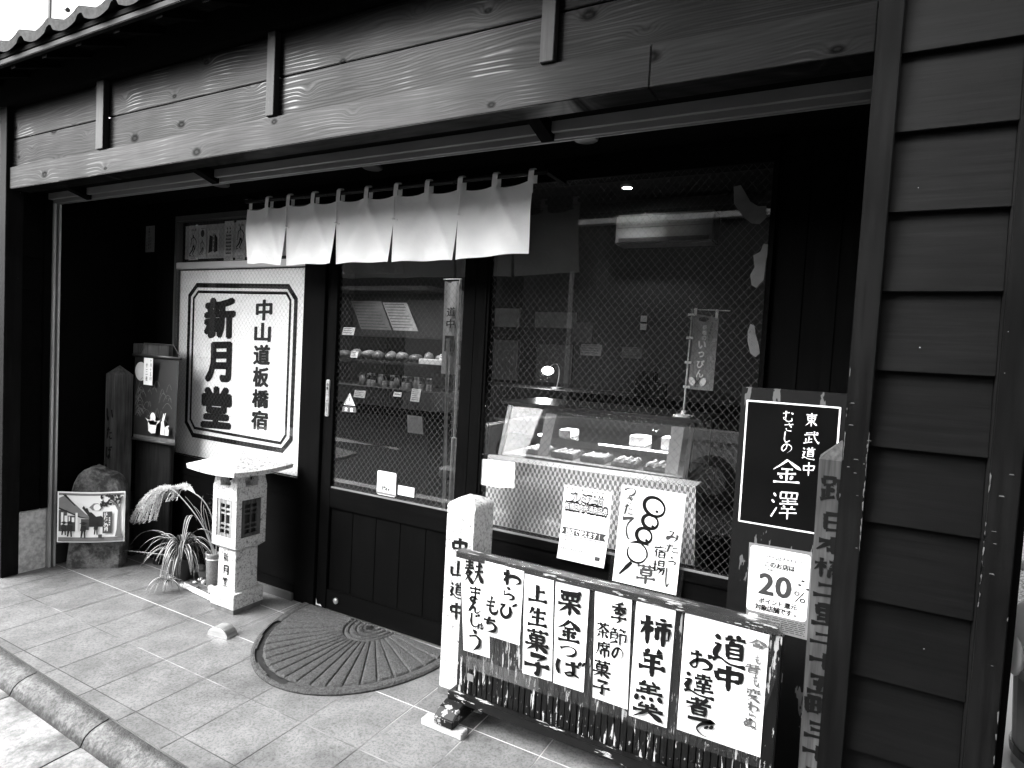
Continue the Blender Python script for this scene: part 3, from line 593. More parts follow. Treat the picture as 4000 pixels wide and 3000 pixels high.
pb = MB(); pb.box(-5.6, -4.385, 1.795, 2.0285, -.01, .383); pb.build('plinth', PLINTH, BL, bevel=.008)
tp = MB()
for i in range(3):
    for j in range(3):
        y0, y1 = 2.075+.18*i, 2.075+.18*i+.176; z0, z1 = .003+.13*j, .003+.13*j+.126
        if y1 > 2.6: y1 = 2.595
        tp.box(-4.405, -4.392, y0, y1, z0, z1)
tp.build('plinth_tile', DTILE, BL, bevel=.001); B('plinth_back', -4.50, -4.4035, 2.029, 2.60, 0, .39, GROUT, BL)
# street wall left of the corner post
for k in range(0, 13):
    z0 = .385+.1945*k; z1 = z0+.205
    MB().hexa([(-5.6, 1.80, z0), (-4.456, 1.80, z0), (-4.456, 1.83, z0), (-5.6, 1.83, z0)], [(-5.6, 1.816, z1), (-4.456, 1.816, z1), (-4.456, 1.83, z1), (-5.6, 1.83, z1)]).build('siding_board', SIDING, BL)
B('outer_wall', -5.6, -4.53, 1.835, 2.0, .385, 3.0, BLACK, BL)
# right hand post, lapped siding and end post
B('door_post', 0.0, .057, 1.778, 1.885, -.0, 2.782, POST, BL, .003)
B('end_post', .300, .361, 1.778, 1.885, 0, 2.782, POST, BL, .003)
zz = [2.92, 2.685, 2.488, 2.294, 2.105, 1.911, 1.717, 1.521, 1.33, 1.139, .941, .743, .548, .352, .156]
for i in range(len(zz)-1):
    z1, z0 = zz[i]+.012, zz[i+1]
    MB().hexa([(.0575, 1.797, z0), (.2995, 1.797, z0), (.2995, 1.83, z0), (.0575, 1.83, z0)],
              [(.0575, 1.818, z1), (.2995, 1.818, z1), (.2995, 1.83, z1), (.0575, 1.83, z1)]).build('siding_board', SIDING, BL, bevel=.0015)
B('plinth', .0, .36, 1.80, 2.0, -.11, .154, PLINTH, BL, .004)
B('panel_core', .04, .355, 1.835, 1.875, .155, 2.9, BLACK, BL)
B('drain_pipe', .363, .378, 1.80, 1.84, -.12, 2.9, BLACK, BL)
# recessed porch shell
B('porch_wall', .061, .36, 1.886, 5.6, -.11, 3.3, BLACK, BL)
B('porch_ceiling', -4.40, .06, 2.0005, 2.62, 2.402, 2.46, BLACKX, BL)
B('rear_wall', -4.40, -3.998, 2.585, 2.66, .0, 2.401, BLACK, BL)
for k in range(2): B('rear_board', -4.398+.2*k, -4.20+.2*k, 2.578, 2.5845, .02, 2.40, BLACK, BL, .002)
B('rear_wall', -.288, .06, 2.60, 2.66, .0, 2.401, BLACK, BL)
for k in range(3): B('rear_board', -.287+.115*k, -.174+.115*k, 2.591, 2.5995, .02, 2.40, BLACK, BL, .002)
B('window_head', -3.997, -.289, 2.575, 2.66, 2.30, 2.401, BLACKX, BL)
B('window_post', -2.762, -2.602, 2.56, 2.66, .0, 2.299, BLACK, BL, .003)
B('window_post', -1.617, -1.552, 2.57, 2.66, .0, 2.299, BLACK, BL, .003)
# window with the shop sign
W1 = B('window', -3.997, -2.763, 2.572, 2.66, .60, .715, BLACKX, BL, .002)
B('frame', -3.998, -3.982, 2.574, 2.62, .716, 2.299, DPLAST, W1); B('frame', -2.782, -2.764, 2.574, 2.62, .716, 2.299, BLACK, W1)
B('transom', -3.981, -2.783, 2.576, 2.62, 1.952, 1.995, PLAST, W1, .002); B('frame', -3.981, -2.783, 2.574, 2.62, 2.265, 2.299, DPLAST, W1)
B('pane', -3.981, -2.783, 2.586, 2.591, .716, 1.951, WIRE, W1); B('pane', -3.981, -2.783, 2.586, 2.591, 1.996, 2.264, WIRE, W1)
B('apron_panel', -3.997, -2.763, 2.575, 2.64, .10, .598, BLACKX, BL); B('sill_board', -3.997, -2.763, 2.563, 2.64, .0, .098, BLACKX, BL, .003)
B('tile_skirting', -3.10, -2.763, 2.545, 2.562, .0, .045, plain('grey skirting tile', .05, .5), BL, .002)
# big shop window
W2 = B('window', -1.551, -.289, 2.572, 2.66, .615, .658, BLACKX, BL, .002)
B('frame', -.308, -.289, 2.574, 2.62, .659, 2.299, BLACK, W2); B('frame', -1.551, -1.540, 2.574, 2.62, .659, 2.299, BLACK, W2)
B('bead', -1.539, -.309, 2.574, 2.582, .659, .667, STEEL, W2)
B('pane', -1.539, -.309, 2.586, 2.591, .668, 2.299, WIRE, W2)
B('apron_panel', -1.551, -.289, 2.580, 2.64, .10, .613, BLACKX, BL); B('sill_board', -1.551, -.289, 2.568, 2.64, .0, .098, BLACKX, BL, .003)
# sliding door
DR = B('sliding_door', -2.600, -1.619, 2.578, 2.612, .588, .700, BLACKX, BL, .003)
B('stile', -2.600, -2.522, 2.576, 2.612, .003, 2.297, BLACK, DR, .003); B('stile', -1.690, -1.619, 2.576, 2.612, .003, 2.297, BLACK, DR, .003)
B('bottom_rail', -2.521, -1.691, 2.577, 2.612, .006, .118, BLACKX, DR, .003); B('top_rail', -2.521, -1.691, 2.578, 2.612, 2.22, 2.297, BLACKX, DR)
for k in range(5): B('door_board', -2.521+.166*k, -2.357+.166*k, 2.590, 2.606, .119, .587, BLACK, DR, .002)
B('bead', -2.521, -1.691, 2.581, 2.586, .7005, .709, STEEL, DR)
B('pane', -2.521, -1.691, 2.590, 2.595, .71, 2.219, WIRE, DR)
lk = MB()
lk.tube([(-2.4437, 2.578, .069), (-2.4437, 2.570, .069)], .017, 20); lk.tube([(-2.4437, 2.571, .069), (-2.4437, 2.566, .069)], .009, 16)
lk.build('lock', METAL, DR, smooth=False)
MB().add([(-2.597, 2.5745, .01), (-2.55, 2.5745, .01), (-2.56, 2.5745, .022), (-2.585, 2.5745, .018), (-2.597, 2.5745, .05)], [(0, 1, 2, 3, 4)]).build('bare_chip', RAWW, DR)
B('door_track', -2.60, -1.62, 2.565, 2.64, -.003, .002, METAL, BL)
# push plate on the door stile
pp = MB().box(-2.580, -2.550, 2.568, 2.5755, 1.103, 1.310).build('push_plate', METAL, DR, bevel=.004)
tx = MB(); f = P(2.5675)
for i, ch in enumerate('自動'): put(tx, ch, -2.565, 1.283-.022*i, .014, .016, f, .03)
for i, ch in enumerate('押してください'): put(tx, ch, -2.565, 1.19-.0125*i, .009, .009, f, .01, keep=True)
line(tx, 'PUSH', -2.575, -2.555, 1.225, .006, f, .02)
tx.build('lettering', INK, DR)
# porch downlights
for cx, cy in ((-2.148, 2.395), (-1.002, 2.37), (-3.27, 2.37)):
    MB().lathe([(.03, -.012), (.045, -.012), (.05, -.008), (.05, .0)], (cx, cy, 2.402), 24).build('downlight', plain('dim downlight', .07, .5), BL)
# eave: tiles, fascia, rafters, soffit
rf = MB()
def roofz(y): return 2.858+.42*(y-1.515)
B('eave_fascia', -7.0, 1.6, 1.548, 1.575, 2.826, 2.852, FASC, BL, .003)
for k in range(28):
    x = -6.55+.303*k-.005
    MB().hexa([(x, 1.576, roofz(1.576)-.073), (x+.045, 1.576, roofz(1.576)-.073), (x+.045, 1.90, roofz(1.90)-.073), (x, 1.90, roofz(1.90)-.073)],
              [(x, 1.576, roofz(1.576)-.018), (x+.045, 1.576, roofz(1.576)-.018), (x+.045, 1.90, roofz(1.90)-.018), (x, 1.90, roofz(1.90)-.018)]).build('rafter', BLACK, BL)
MB().hexa([(-7, 1.545, roofz(1.545)-.016), (1.6, 1.545, roofz(1.545)-.016), (1.6, 5.7, roofz(5.7)-.016), (-7, 5.7, roofz(5.7)-.016)],
          [(-7, 1.545, roofz(1.545)+.004), (1.6, 1.545, roofz(1.545)+.004), (1.6, 5.7, roofz(5.7)+.004), (-7, 5.7, roofz(5.7)+.004)]).build('roof_deck', BLACKX, BL)
TP = .261; NT_ = 30; X0T = -3.567-TP*12
def wave(q):          # pan tile: long shallow trough, quick roll at the side
    q = q % 1.0
    return -.021*math.sin(math.pi*q/.72) if q < .72 else .016*math.sin(math.pi*(q-.72)/.28)
for j in range(3):
    ya, yb = 1.515+.24*j, 1.515+.24*j+.26
    def fn(a, b, ya=ya, yb=yb):
        y = ya+(yb-ya)*b; q = a*NT_
        return (X0T+q*TP, y, roofz(y)+.050+wave(q)-.012*b+.012)
    t_ = MB().sheet(fn, NT_*14, 2)
    n = NT_*14; b0 = len(t_.v)
    for i in range(n+1):
        q = NT_*i/n; zt = roofz(ya)+.062+wave(q)
        t_.v.append((X0T+q*TP, ya, zt)); t_.v.append((X0T+q*TP, ya+.004, zt-(.042 if (q % 1) < .74 else .03)))
    for i in range(n): t_.f.append([b0+2*i, b0+2*i+1, b0+2*i+3, b0+2*i+2]); t_.m.append(0)
    t_.build('roof_tile_course', TILEROOF, BL, smooth=False)

# shop interior shell
B('interior_wall', -4.52, -4.42, 2.701, 5.5, -.0, 2.95, INNER, BL); B('interior_wall', -4.519, .06, 5.5, 5.6, 0, 2.95, INNER, BL)
B('interior_ceiling', -4.519, .06, 2.665, 5.6, 2.951, 3.0, INNER, BL); B('front_wall', -4.519, .06, 2.63, 2.664, 2.4615, 3.0, INNER, BL)
struct('shop_floor', MB().box(-4.40, .06, 2.67, 5.5, -.003, .001), INNERF)
# worn bare edges on the posts at hand height
rwe = random.Random(17)
for (xe, za, zb, sgn, nn) in ((.0555, 1.05, 1.34, -1, 18), (.0015, 1.1, 1.5, 1, 9), (.3015, .98, 1.34, 1, 16), (.359, .6, 1.0, -1, 4)):
    m_ = MB()
    for _ in range(nn):
        z = rwe.uniform(za, zb); h_ = rwe.uniform(.004, .035); w_ = rwe.uniform(.0010, .0035)
        m_.add([(xe, 1.7765, z), (xe, 1.7765, z+h_), (xe+sgn*w_, 1.7765, z+h_*rwe.uniform(.6, 1)), (xe+sgn*w_*rwe.uniform(.4, 1), 1.7765, z+h_*.2)], [(0, 1, 2, 3)])
    for _ in range(nn//3):
        z = rwe.uniform(za, zb); xx = xe+sgn*rwe.uniform(.006, .05); h_ = rwe.uniform(.001, .003); w_ = rwe.uniform(.003, .012)
        m_.add([(xx, 1.7765, z), (xx+w_, 1.7765, z), (xx+w_*.8, 1.7765, z+h_), (xx+w_*.1, 1.7765, z+h_)], [(0, 1, 2, 3)])
    m_.build('worn_edge', plain('bare worn wood', .07, .8, .5, 60), BL)

# ================================================================== NOREN
NO = thing('noren_curtain', 'short white cotton door curtain in five panels hanging on a dark bamboo pole', 'curtain', (-2.1, 2.34, 1.9))
pole = MB()
pts = [(-3.02+1.86*i/12, 2.352, 2.277-.004*math.sin(math.pi*i/12)) for i in range(13)]
pole.tube(pts, .011, 10)
for i in range(1, 12): pole.tube([(pts[i][0]-.004, 2.352, pts[i][2]), (pts[i][0]+.004, 2.352, pts[i][2])], .0125, 10)
pole.build('pole', darkwood('smoked bamboo', .012, .35, 'X', .1), NO, smooth=True)
for bx in (-3.0, -1.185): B('bracket', bx-.012, bx+.012, 2.34, 2.58, 2.285, 2.31, BLACK, NO)
edges = [-2.985, -2.668, -2.311, -1.945, -1.579, -1.216]
tabs = [-3.0, -2.830, -2.667, -2.487, -2.310, -2.127, -1.944, -1.762, -1.581, -1.402, -1.226]
for k in range(5):
    xa, xb = edges[k], edges[k+1]
    def fn(a, b, xa=xa, xb=xb, k=k):
        x = xa+(xb-xa)*a; near = min(abs(x-t) for t in tabs)
        ztop = 2.226+.006*math.exp(-(near/.035)**2)-.006*math.sin(min(near/.09, 1)*math.pi/2)
        if k == 4: ztop += .012*max(0, a-.6)/.4
        zb = 1.914+.003*math.sin(math.pi*a)+(.018*a if k == 4 else 0)+(.014*(1-a) if k == 0 else 0)-.0015*math.sin(9*a+k)
        z = ztop+(zb-ztop)*b; op = max(0, (2.112-z)/.2)
        g0 = .010 if k else .040; g1 = .010 if k < 4 else -.012
        x += g0*op*(1-a)**2-g1*op*a*a
        y = 2.338+.006*math.sin(5.1*x+3*k)*b+.003*math.sin(13*x+1.7*k+2*b)*(b**.7)+.007*math.sin(math.pi*a)*b*(1 if k % 2 else -1)+.006*op*math.sin(9*a+k)
        y += .010*math.exp(-(((a-.28)*2.2+(b-.55))/.16)**2)*(1-b) - .008*math.exp(-(((.74-a)*2.0+(b-.5))/.14)**2)*(1-b*.6)
        y += .002*math.sin(34*x+k)*(1-b)**2
        return (x, y-.02*b, z)
    MB().sheet(fn, 40, 26).build('curtain_panel', NOREN, NO, smooth=True)
for t in tabs:
    path = [(2.334, 2.188), (2.333, 2.245), (2.336, 2.283), (2.345, 2.293), (2.358, 2.293), (2.367, 2.282), (2.366, 2.235)]
    if t < -2.95: path = path[2:]
    m_ = MB(); wd = .013
    m_.sheet(lambda a, b: (t-wd+2*wd*a+.002*b, path[min(int(b*(len(path)-1)+.01), len(path)-1)][0], path[min(int(b*(len(path)-1)+.01), len(path)-1)][1]), 2, len(path)-1)
    m_.build('tab', NOREN, NO)
for kx in edges[1:5]:
    m_ = MB(); m_.blob((kx, 2.326, 2.118), (.011, .008, .006), 3); m_.tube([(kx, 2.326, 2.118), (kx+.018, 2.324, 2.110), (kx+.026, 2.325, 2.112)], .003, 5); m_.build('knot', NOREN, NO)
    B('seam_strip', kx-.006, kx+.006, 2.322, 2.326, 2.125, 2.22, NOREN, NO)

# ================================================================== SHOP SIGN IN THE WINDOW
SG = thing('shop_sign', 'large white sign board with heavy black kanji inside a double black border, behind the window', 'sign', (-3.38, 2.61, .72))
B('board', -3.978, -2.785, 2.606, 2.622, .72, 1.945, SIGNW, SG)
f = P(2.6045); tx = MB()
for s in ('out', 'in'):
    if s == 'out': O = [(-3.802, 1.863), (-2.94, 1.851), (-2.864, 1.768), (-2.864, .925), (-2.944, .842), (-3.802, .842), (-3.886, .931), (-3.886, 1.785)]; tk = .030
    else: O = [(-3.785, 1.814), (-2.955, 1.806), (-2.916, 1.757), (-2.916, .950), (-2.96, .891), (-3.785, .897), (-3.836, .956), (-3.836, 1.765)]; tk = .018
    cx, cz = -3.375, 1.352
    for i in range(8):
        a, b = O[i], O[(i+1) % 8]
        def ins(p, q=tk):
            dx = (cx-p[0]); dz = (cz-p[1]); return (p[0]+math.copysign(q, dx), p[1]+math.copysign(q*.92, dz))
        def inn(i):
            p0, p1, p2 = Vector(O[i-1]), Vector(O[i]), Vector(O[(i+1) % 8])
            d1 = (p1-p0).normalized(); d2 = (p2-p1).normalized(); n1 = Vector((d1.y, -d1.x)); n2 = Vector((d2.y, -d2.x))
            bis = (n1+n2).normalized(); return p1+bis*(tk/max(.5, bis.dot(n1)))
        pa, pb_ = inn(i), inn((i+1) % 8)
        poly(tx, [a, b, (pb_.x, pb_.y), (pa.x, pa.y)], f)
tx.build('border', SIGNINK, SG)
tx = MB()
for ch, u, v, w_, h_ in [('新', -3.56, 1.638, .312, .268), ('月', -3.558, 1.356, .262, .265), ('堂', -3.567, 1.061, .308, .275)]: put(tx, ch, u, v, w_, h_, f, .072, .05, .006)
for ch, u, v, w_, h_ in [('中', -3.149, 1.695, .15, .129), ('山', -3.156, 1.559, .151, .118), ('道', -3.156, 1.422, .151, .126), ('板', -3.158, 1.285, .147, .125), ('橋', -3.156, 1.152, .152, .115), ('宿', -3.157, 1.019, .152, .121)]:
    put(tx, ch, u, v, w_, h_, f, .055, .03, .006)
tx.build('lettering', SIGNINK, SG)

# talisman slips behind the small upper pane
TB = thing('backing_paper', 'pale backing sheet holding five paper charms in the small upper window', 'paper', (-3.6, 2.62, 2.02))
B('sheet', -3.95, -2.90, 2.617, 2.621, 2.022, 2.24, OLDP2, TB)
def horned(mb, cx, cz, s, f, flip=1):
    st = lambda pts, wd: stroke(mb, [(cx+flip*a*s, cz+b*s) for a, b in pts], [q*s for q in wd] if hasattr(wd, '__len__') else wd*s, f)
    poly(mb, [(cx+a*s, cz+b*s) for a, b in ell(.02, .52, .055, .085, 12)], f)
    st([(-.02, .60), (-.05, .74), (-.09, .80)], [.02, .016, .01]); st([(.07, .60), (.10, .74), (.15, .80)], [.02, .016, .01])
    st([(-.12, .38), (-.02, .44), (.14, .44), (.2, .36)], [.05, .05, .05, .05]); st([(-.12, .40), (-.14, .15), (-.16, -.05), (-.24, -.02)], [.06, .05, .03, .02])
    st([(.18, .40), (.30, .22), (.24, .0), (.16, -.2)], [.06, .05, .04, .03])
    for q in range(5): st([(-.03, .36-.07*q), (.12, .37-.07*q)], .018)
    st([(.05, .05), (-.02, -.2), (-.22, -.38), (-.26, -.5), (-.1, -.46)], [.10, .09, .07, .06, .03]); st([(.10, .05), (.14, -.15), (.0, -.42), (.1, -.5)], [.09, .07, .06, .04])
chl = [('a', -3.907, -3.812, 2.015, 2.241, 'paper charm with a black horned seated figure, far left of the upper window'),
       ('b', -3.804, -3.73, 2.022, 2.237, 'narrow faded paper charm with a small grey figure under a round seal'),
       ('c', -3.715, -3.602, 2.046, 2.201, 'short paper charm with a dark blurred block print, middle of the upper window'),
       ('d', -3.55, -3.465, 2.005, 2.251, 'paper charm covered in rows of tiny grey figures'),
       ('e', -3.44, -3.352, 2.005, 2.25, 'paper charm with a black horned figure, beside the white curtain')]
for k, a, b, z0, z1, lab in chl:
    t = MB().box(a, b, 2.6135, 2.6160, z0, z1).build('paper_charm', OLDP); tag(t, lab, 'paper charm', 'paper charms in the upper window')
    f = P(2.6127); ink = MB(); c = (a+b)/2
    if k in 'ae':
        horned(ink, c-.006, 2.105 if k == 'a' else 2.135, .125, f)
        line(ink, '角大師' if k == 'a' else '元三大師', c-.026, c+.026, z1-.03, .015, f, .02)
        for q in (0, 1): rect(ink, c-.028, c+.028, z0+.008+.016*q, z0+.010+.016*q, f)
        line(ink, '比叡山', c-.022, c+.022, z0+.018, .010, f, .0)
    elif k == 'b':
        horned(ink, c-.004, 2.09, .085, f); poly(ink, ell(c, 2.185, .018, .024), f)
        for q in range(3): rect(ink, c-.014+.012*q, c-.008+.012*q, 2.213, 2.22, f)
    elif k == 'c':
        poly(ink, [(a+.012, z0+.01), (c-.006, z0+.02), (c-.004, z1-.04), (a+.02, z1-.03)], f); poly(ink, [(c+.01, z0+.012), (b-.012, z0+.02), (b-.014, z1-.05), (c+.012, z1-.02)], f)
        for q in range(5): put(ink, '法', c+.003, z0+.03+.024*q, .012, .018, f, .04)
    else:
        for r_ in range(8):
            n = 2 if r_ > 5 else 4
            for q in range(n): poly(ink, [(c-.026+.052*(q+.5)/n-.007, z0+.04+.022*r_), (c-.026+.052*(q+.5)/n+.007, z0+.04+.022*r_), (c-.026+.052*(q+.5)/n, z0+.058+.022*r_)], f)
        for q in range(3): rect(ink, c-.024, c+.024, z0+.006+.009*q, z0+.008+.009*q, f)
    ink.build('print', INK if k in 'aec' else GREYINK, t)
# dim slip on the dark rear wall
t = B('paper_slip', -4.318, -4.222, 2.570, 2.5735, 2.072, 2.25, plain('dim paper', .10, .9, .2, 20)); tag(t, 'dim paper slip with three columns of black characters on the dark back wall', 'notice')
ink = MB(); f = P(2.569)
for i, ch in enumerate('立春大吉守護札'): put(ink, ch, -4.278, 2.232-.022*i, .014, .017, f, .03)
for i, ch in enumerate('火の用心'): put(ink, ch, -4.302, 2.16-.022*i, .012, .014, f, .02); put(ink, ch, -4.258, 2.17-.022*i, .012, .014, f, .02)
ink.build('lettering', INK, t)

# ================================================================== LEFT CORNER OBJECTS
# picture standing against a weathered stump
SD = Vector((.24, .195, 0)).normalized(); SN = Vector((SD.y, -SD.x, 0)); SP = Vector((-4.27, 2.075, 0))
def sw(s, n, z): p = SP+SD*s-SN*n; return (p.x, p.y, z)       # n grows away from the street
st = MB(); prof = [(.0, .0), (.012, .0), (.03, .035), (.05, .06), (.052, .1)]
outl = [(.005, 0), (.012, .17), (.028, .35), (.036, .50), (.05, .553), (.077, .608), (.105, .636), (.131, .647), (.165, .640), (.187, .630), (.209, .612), (.24, .604), (.268, .595), (.29, .575), (.306, .548), (.320, .51), (.325, .35), (.322, .17), (.321, .0)]
nl = len(outl); rnd = random.Random(5)
cen = (.165, .3)
rings = [(.0, .93), (.014, 1.0), (.06, 1.02), (.11, 1.0), (.135, .93)]
base = len(st.v)
for (n, k) in rings:
    for (s, z) in outl:
        s2 = cen[0]+(s-cen[0])*k; z2 = z if z < .01 else cen[1]+(z-cen[1])*(1 if z < .3 else (.96+.04*k))
        st.v.append(sw(s2+rnd.uniform(-.004, .004), n*1.0+.012*math.sin(9*z), max(0, z2+(rnd.uniform(-.006, .006) if z > .01 else 0))))
for i in range(len(rings)-1):
    for j in range(nl-1):
        a = base+i*nl+j; st.f.append([a, a+1, a+nl+1, a+nl]); st.m.append(0)
    st.f.append([base+i*nl, base+(i+1)*nl, base+(i+1)*nl+nl-1, base+i*nl+nl-1]); st.m.append(0)
for ring in (0, len(rings)-1):
    b = base+ring*nl; st.f.append([b+j for j in range(nl)] if ring else [b+j for j in range(nl)][::-1]); st.m.append(0)
o = st.build('tree_stump', STUMP, None, smooth=False); tag(o, 'weathered grey stump slab with a rounded top, behind the street picture', 'stump')
PR = thing('street_picture', 'curved print of an old post town street under a moon, fixed to the grey stump', 'picture', sw(.17, -.02, .17))
def pm(s, z, off=0.0):
    a = (s+.02)/.38; zc = z+.012*math.sin(math.pi*a)*(-1)+.012
    return sw(s, -.024-off-.028*math.sin(math.pi*min(max(a, 0), 1))*0-.022*(2*a-1)**2, zc-.006*(1-a))
def cut(pts, fn, mb, m=0, step=.02):
    bm = bmesh.new(); vs = [bm.verts.new((a, b, 0)) for a, b in pts]; bm.faces.new(vs)
    lo = min(p[0] for p in pts); hi = max(p[0] for p in pts); x = lo+step
    while x < hi:
        bmesh.ops.bisect_plane(bm, geom=bm.verts[:]+bm.edges[:]+bm.faces[:], plane_co=(x, 0, 0), plane_no=(1, 0, 0)); x += step
    bmesh.ops.triangulate(bm, faces=bm.faces[:])
    bm.verts.index_update(); mb.add([fn(v.co.x, v.co.y) for v in bm.verts], [[v.index for v in f_.verts] for f_ in bm.faces], m); bm.free()
def pr(name, polys, mat, off):
    m_ = MB(); fn = lambda a, b: pm(a, b, off)
    for q in polys: cut(q, fn, m_)
    return m_.build(name, mat, PR)
def RC(a, b, c, d): return [(a, c), (b, c), (b, d), (a, d)]
m_ = MB().sheet(lambda a, b: pm(-.022+.384*a, .178+.322*b, -.002), 24, 4); m_.build('paper', PAPER, PR)
pr('sky', [RC(-.014, .354, .186, .492)], PRN, .001)
pr('sky_band', [RC(-.014, .354, .478, .492), RC(-.014, .354, .186, .212)], PRL, .002)
pr('roof', [[(-.012, .46), (.02, .478), (.13, .362), (.165, .338), (.16, .332), (.10, .343), (-.012, .395)]], PRL, .003)
pr('dark_shapes', [[(.005, .484), (.022, .484), (.075, .415), (.07, .413)], [(-.012, .39), (.1, .338), (.165, .33), (.1, .345), (-.012, .402)],
   [(.11, .40), (.12, .415), (.128, .398), (.14, .40), (.15, .375), (.165, .372), (.19, .345), (.22, .35), (.235, .33), (.235, .28), (.15, .28), (.15, .345)]], PRD, .004)
pr('street_fronts', [RC(-.012, .03, .25, .385), RC(.03, .075, .25, .35), RC(.105, .150, .26, .33)], PRM, .0035)
pr('lit_doorways', [RC(.0, .012, .29, .37), RC(.018, .034, .29, .35), RC(.04, .046, .3, .345), RC(.056, .07, .31, .34)], PRN, .005)
pr('moon', [ell(.195, .405, .021, .021)[:-1]], PRN, .005); pr('cloud', [[(.15, .405), (.175, .43), (.20, .43), (.23, .40), (.215, .385), (.17, .385)]], PRL, .004)
pr('white_post', [RC(.076, .088, .255, .37)], PRN, .006); pr('trunk', [[(.305, .215), (.315, .26), (.32, .38), (.30, .42), (.27, .44), (.272, .446), (.305, .43), (.33, .40), (.345, .47), (.35, .46), (.335, .38), (.338, .27), (.352, .215)]], PRL, .006)
rl = random.Random(11); lv = []
for k in range(46):
    q = rl.uniform(0, 1); cx = .215+.135*q; cz = .455+.025*rl.uniform(-1.4, 1.2)-.045*abs(q-.45)*rl.random()
    if cz > .478: cz = .478
    a = rl.uniform(0, 6); r_ = rl.uniform(.006, .013)
    lv.append([(min(.352, cx+r_*(1.3 if i % 2 else .7)*math.cos(a+i*.9)), min(.489, cz+r_*(1.2 if i % 2 else .65)*math.sin(a+i*.9))) for i in range(7)])
m_ = MB()
for q in lv: m_.add([pm(a, b, .005) for a, b in q], [list(range(7))])
m_.build('foliage', PRD, PR)
figs = MB()
for cx, cz, s in ((.015, .265, 1.1), (.045, .26, 1.25), (.118, .255, 1.3), (.19, .265, 1.0)):
    fn = lambda a, b: pm(cx+a*s, cz+b*s, .007)
    for q in ([(-.012, .0), (.012, -.004), (.014, .022), (-.008, .028)], [(-.010, -.034), (-.004, -.034), (.002, 0), (-.008, 0)], [(.006, -.036), (.012, -.034), (.010, 0), (.003, 0)], ell(.002, .036, .009, .007, 10)[:-1], [(-.016, .036), (.018, .034), (.003, .046)]):
        figs.add([fn(a, b) for a, b in q], [list(range(len(q)))])
figs.build('figures', PRD, PR)
pr('title_panel', [RC(.231, .286, .238, .376)], PRM, .008); tx = MB(); fn = lambda a, b: pm(a, b, .0095)
for i, ch in enumerate('はたごの月'): put(tx, ch, .250, .362-.025*i, .021, .022, fn, .035, .1, .01)
for i, ch in enumerate('板橋銘菓'): put(tx, ch, .272, .335-.014*i, .010, .011, fn, .03)
tx.build('title_lettering', WHITEINK, PR); pr('seal', [RC(.206, .228, .208, .232)], PRM, .008)

# pointed waymark post on the left
t = MB(); x0, x1, y0, y1 = -4.330, -4.222, 2.335, 2.452
t.hexa([(x0, y0, 0), (x1, y0, 0), (x1, y1, 0), (x0, y1, 0)], [(x0, y0, 1.232), (x1, y0, 1.232), (x1, y1, 1.232), (x0, y1, 1.232)])
c = ((x0+x1)/2, (y0+y1)/2, 1.292); t.add([(x0, y0, 1.2322), (x1, y0, 1.2322), (x1, y1, 1.2322), (x0, y1, 1.2322), c], [(0, 1, 4), (1, 2, 4), (2, 3, 4), (3, 0, 4)])
WP = t.build('waymark_post', OLDW); tag(WP, 'grey wooden post with a pointed top and hiragana down its front, behind the stump', 'waymark post')
tx = MB()
for i, ch in enumerate('いたばし'): put(tx, ch, -4.272, .965-.125*i, .062, .078, P(2.3335), .03, .06, .012)
tx.build('lettering', INK, WP)
# tall board with the moon viewing scroll
NB = B('notice_board', -4.262, -3.868, 2.500, 2.526, 0, 1.444, BROWNW, bevel=.004); tag(NB, 'tall dark wooden board with a thick top cap, standing left of the sign window', 'board')
B('top_cap', -4.262, -3.868, 2.470, 2.4995, 1.372, 1.444, OLDW, NB, .003)
for bx in (-4.21, -3.91): B('foot', bx-.03, bx+.03, 2.44, 2.4995, 0, .035, BROWNW, NB, .003)
def KS(x, y, z): k = y/2.5; return (x*k, y, 1.515+(z-1.515)*k)      # the scroll hangs in front of the board: sizes follow its own depth
def PS_(y): return lambda u, v: KS(u, y, v)
SC = thing('hanging_scroll', 'black hanging scroll painted with a white moon, grasses and white rabbits', 'scroll', (-4.05, 2.48, .79))
MB().sheet(lambda a, b: KS(-4.29+.485*a-.02*(b)*a, 2.478-.018*math.sin(math.pi*b)-.012*b*b, 1.358-.565*b+(.018*b)*(a)), 8, 16).build('cloth', plain('black scroll cloth', .008, .7, .3, 12), SC)
MB().sheet(lambda a, b: KS(-4.288+.462*a, 2.4735-.010*b-.012*math.sin(math.pi*(.83+.17*b)), .895-.10*b+.004*a), 8, 4).build('pale_ground', plain('faded ground', .11, .8, .6, 14), SC)
MB().tube([KS(*q_) for q_ in ((-4.31, 2.470, 1.364), (-3.787, 2.470, 1.364))], .009, 10).build('top_rod', DPLAST, SC, smooth=True)
MB().tube([KS(*q_) for q_ in ((-4.30, 2.455, .79), (-3.82, 2.455, .80))], .009, 10).build('bottom_rod', DPLAST, SC, smooth=True)
MB().tube([KS(*q_) for q_ in ((-4.24, 2.468, 1.37), (-4.19, 2.46, 1.448), (-3.87, 2.46, 1.448), (-3.79, 2.468, 1.37))], .0025, 5).build('cord', DPLAST, SC)
f = PS_(2.444); m_ = MB(); poly(m_, ell(-4.218, 1.255, .066, .064, 32)[:-1], f); m_.build('moon', plain('painted moon', .55, .8, .1, 20), SC)
m_ = MB(); fr = PS_(2.440); s_ = lambda pts: poly(m_, pts, fr)
s_([(-4.118, .86), (-4.085, .845), (-4.04, .852), (-4.03, .905), (-4.02, .935), (-4.118, .935), (-4.124, .91)]); s_([(-4.155, .945), (-4.10, .905), (-4.03, .905), (-3.99, .942), (-4.06, .925), (-4.10, .93)]); poly(m_, ell(-4.072, .955, .030, .032)[:-1], fr)
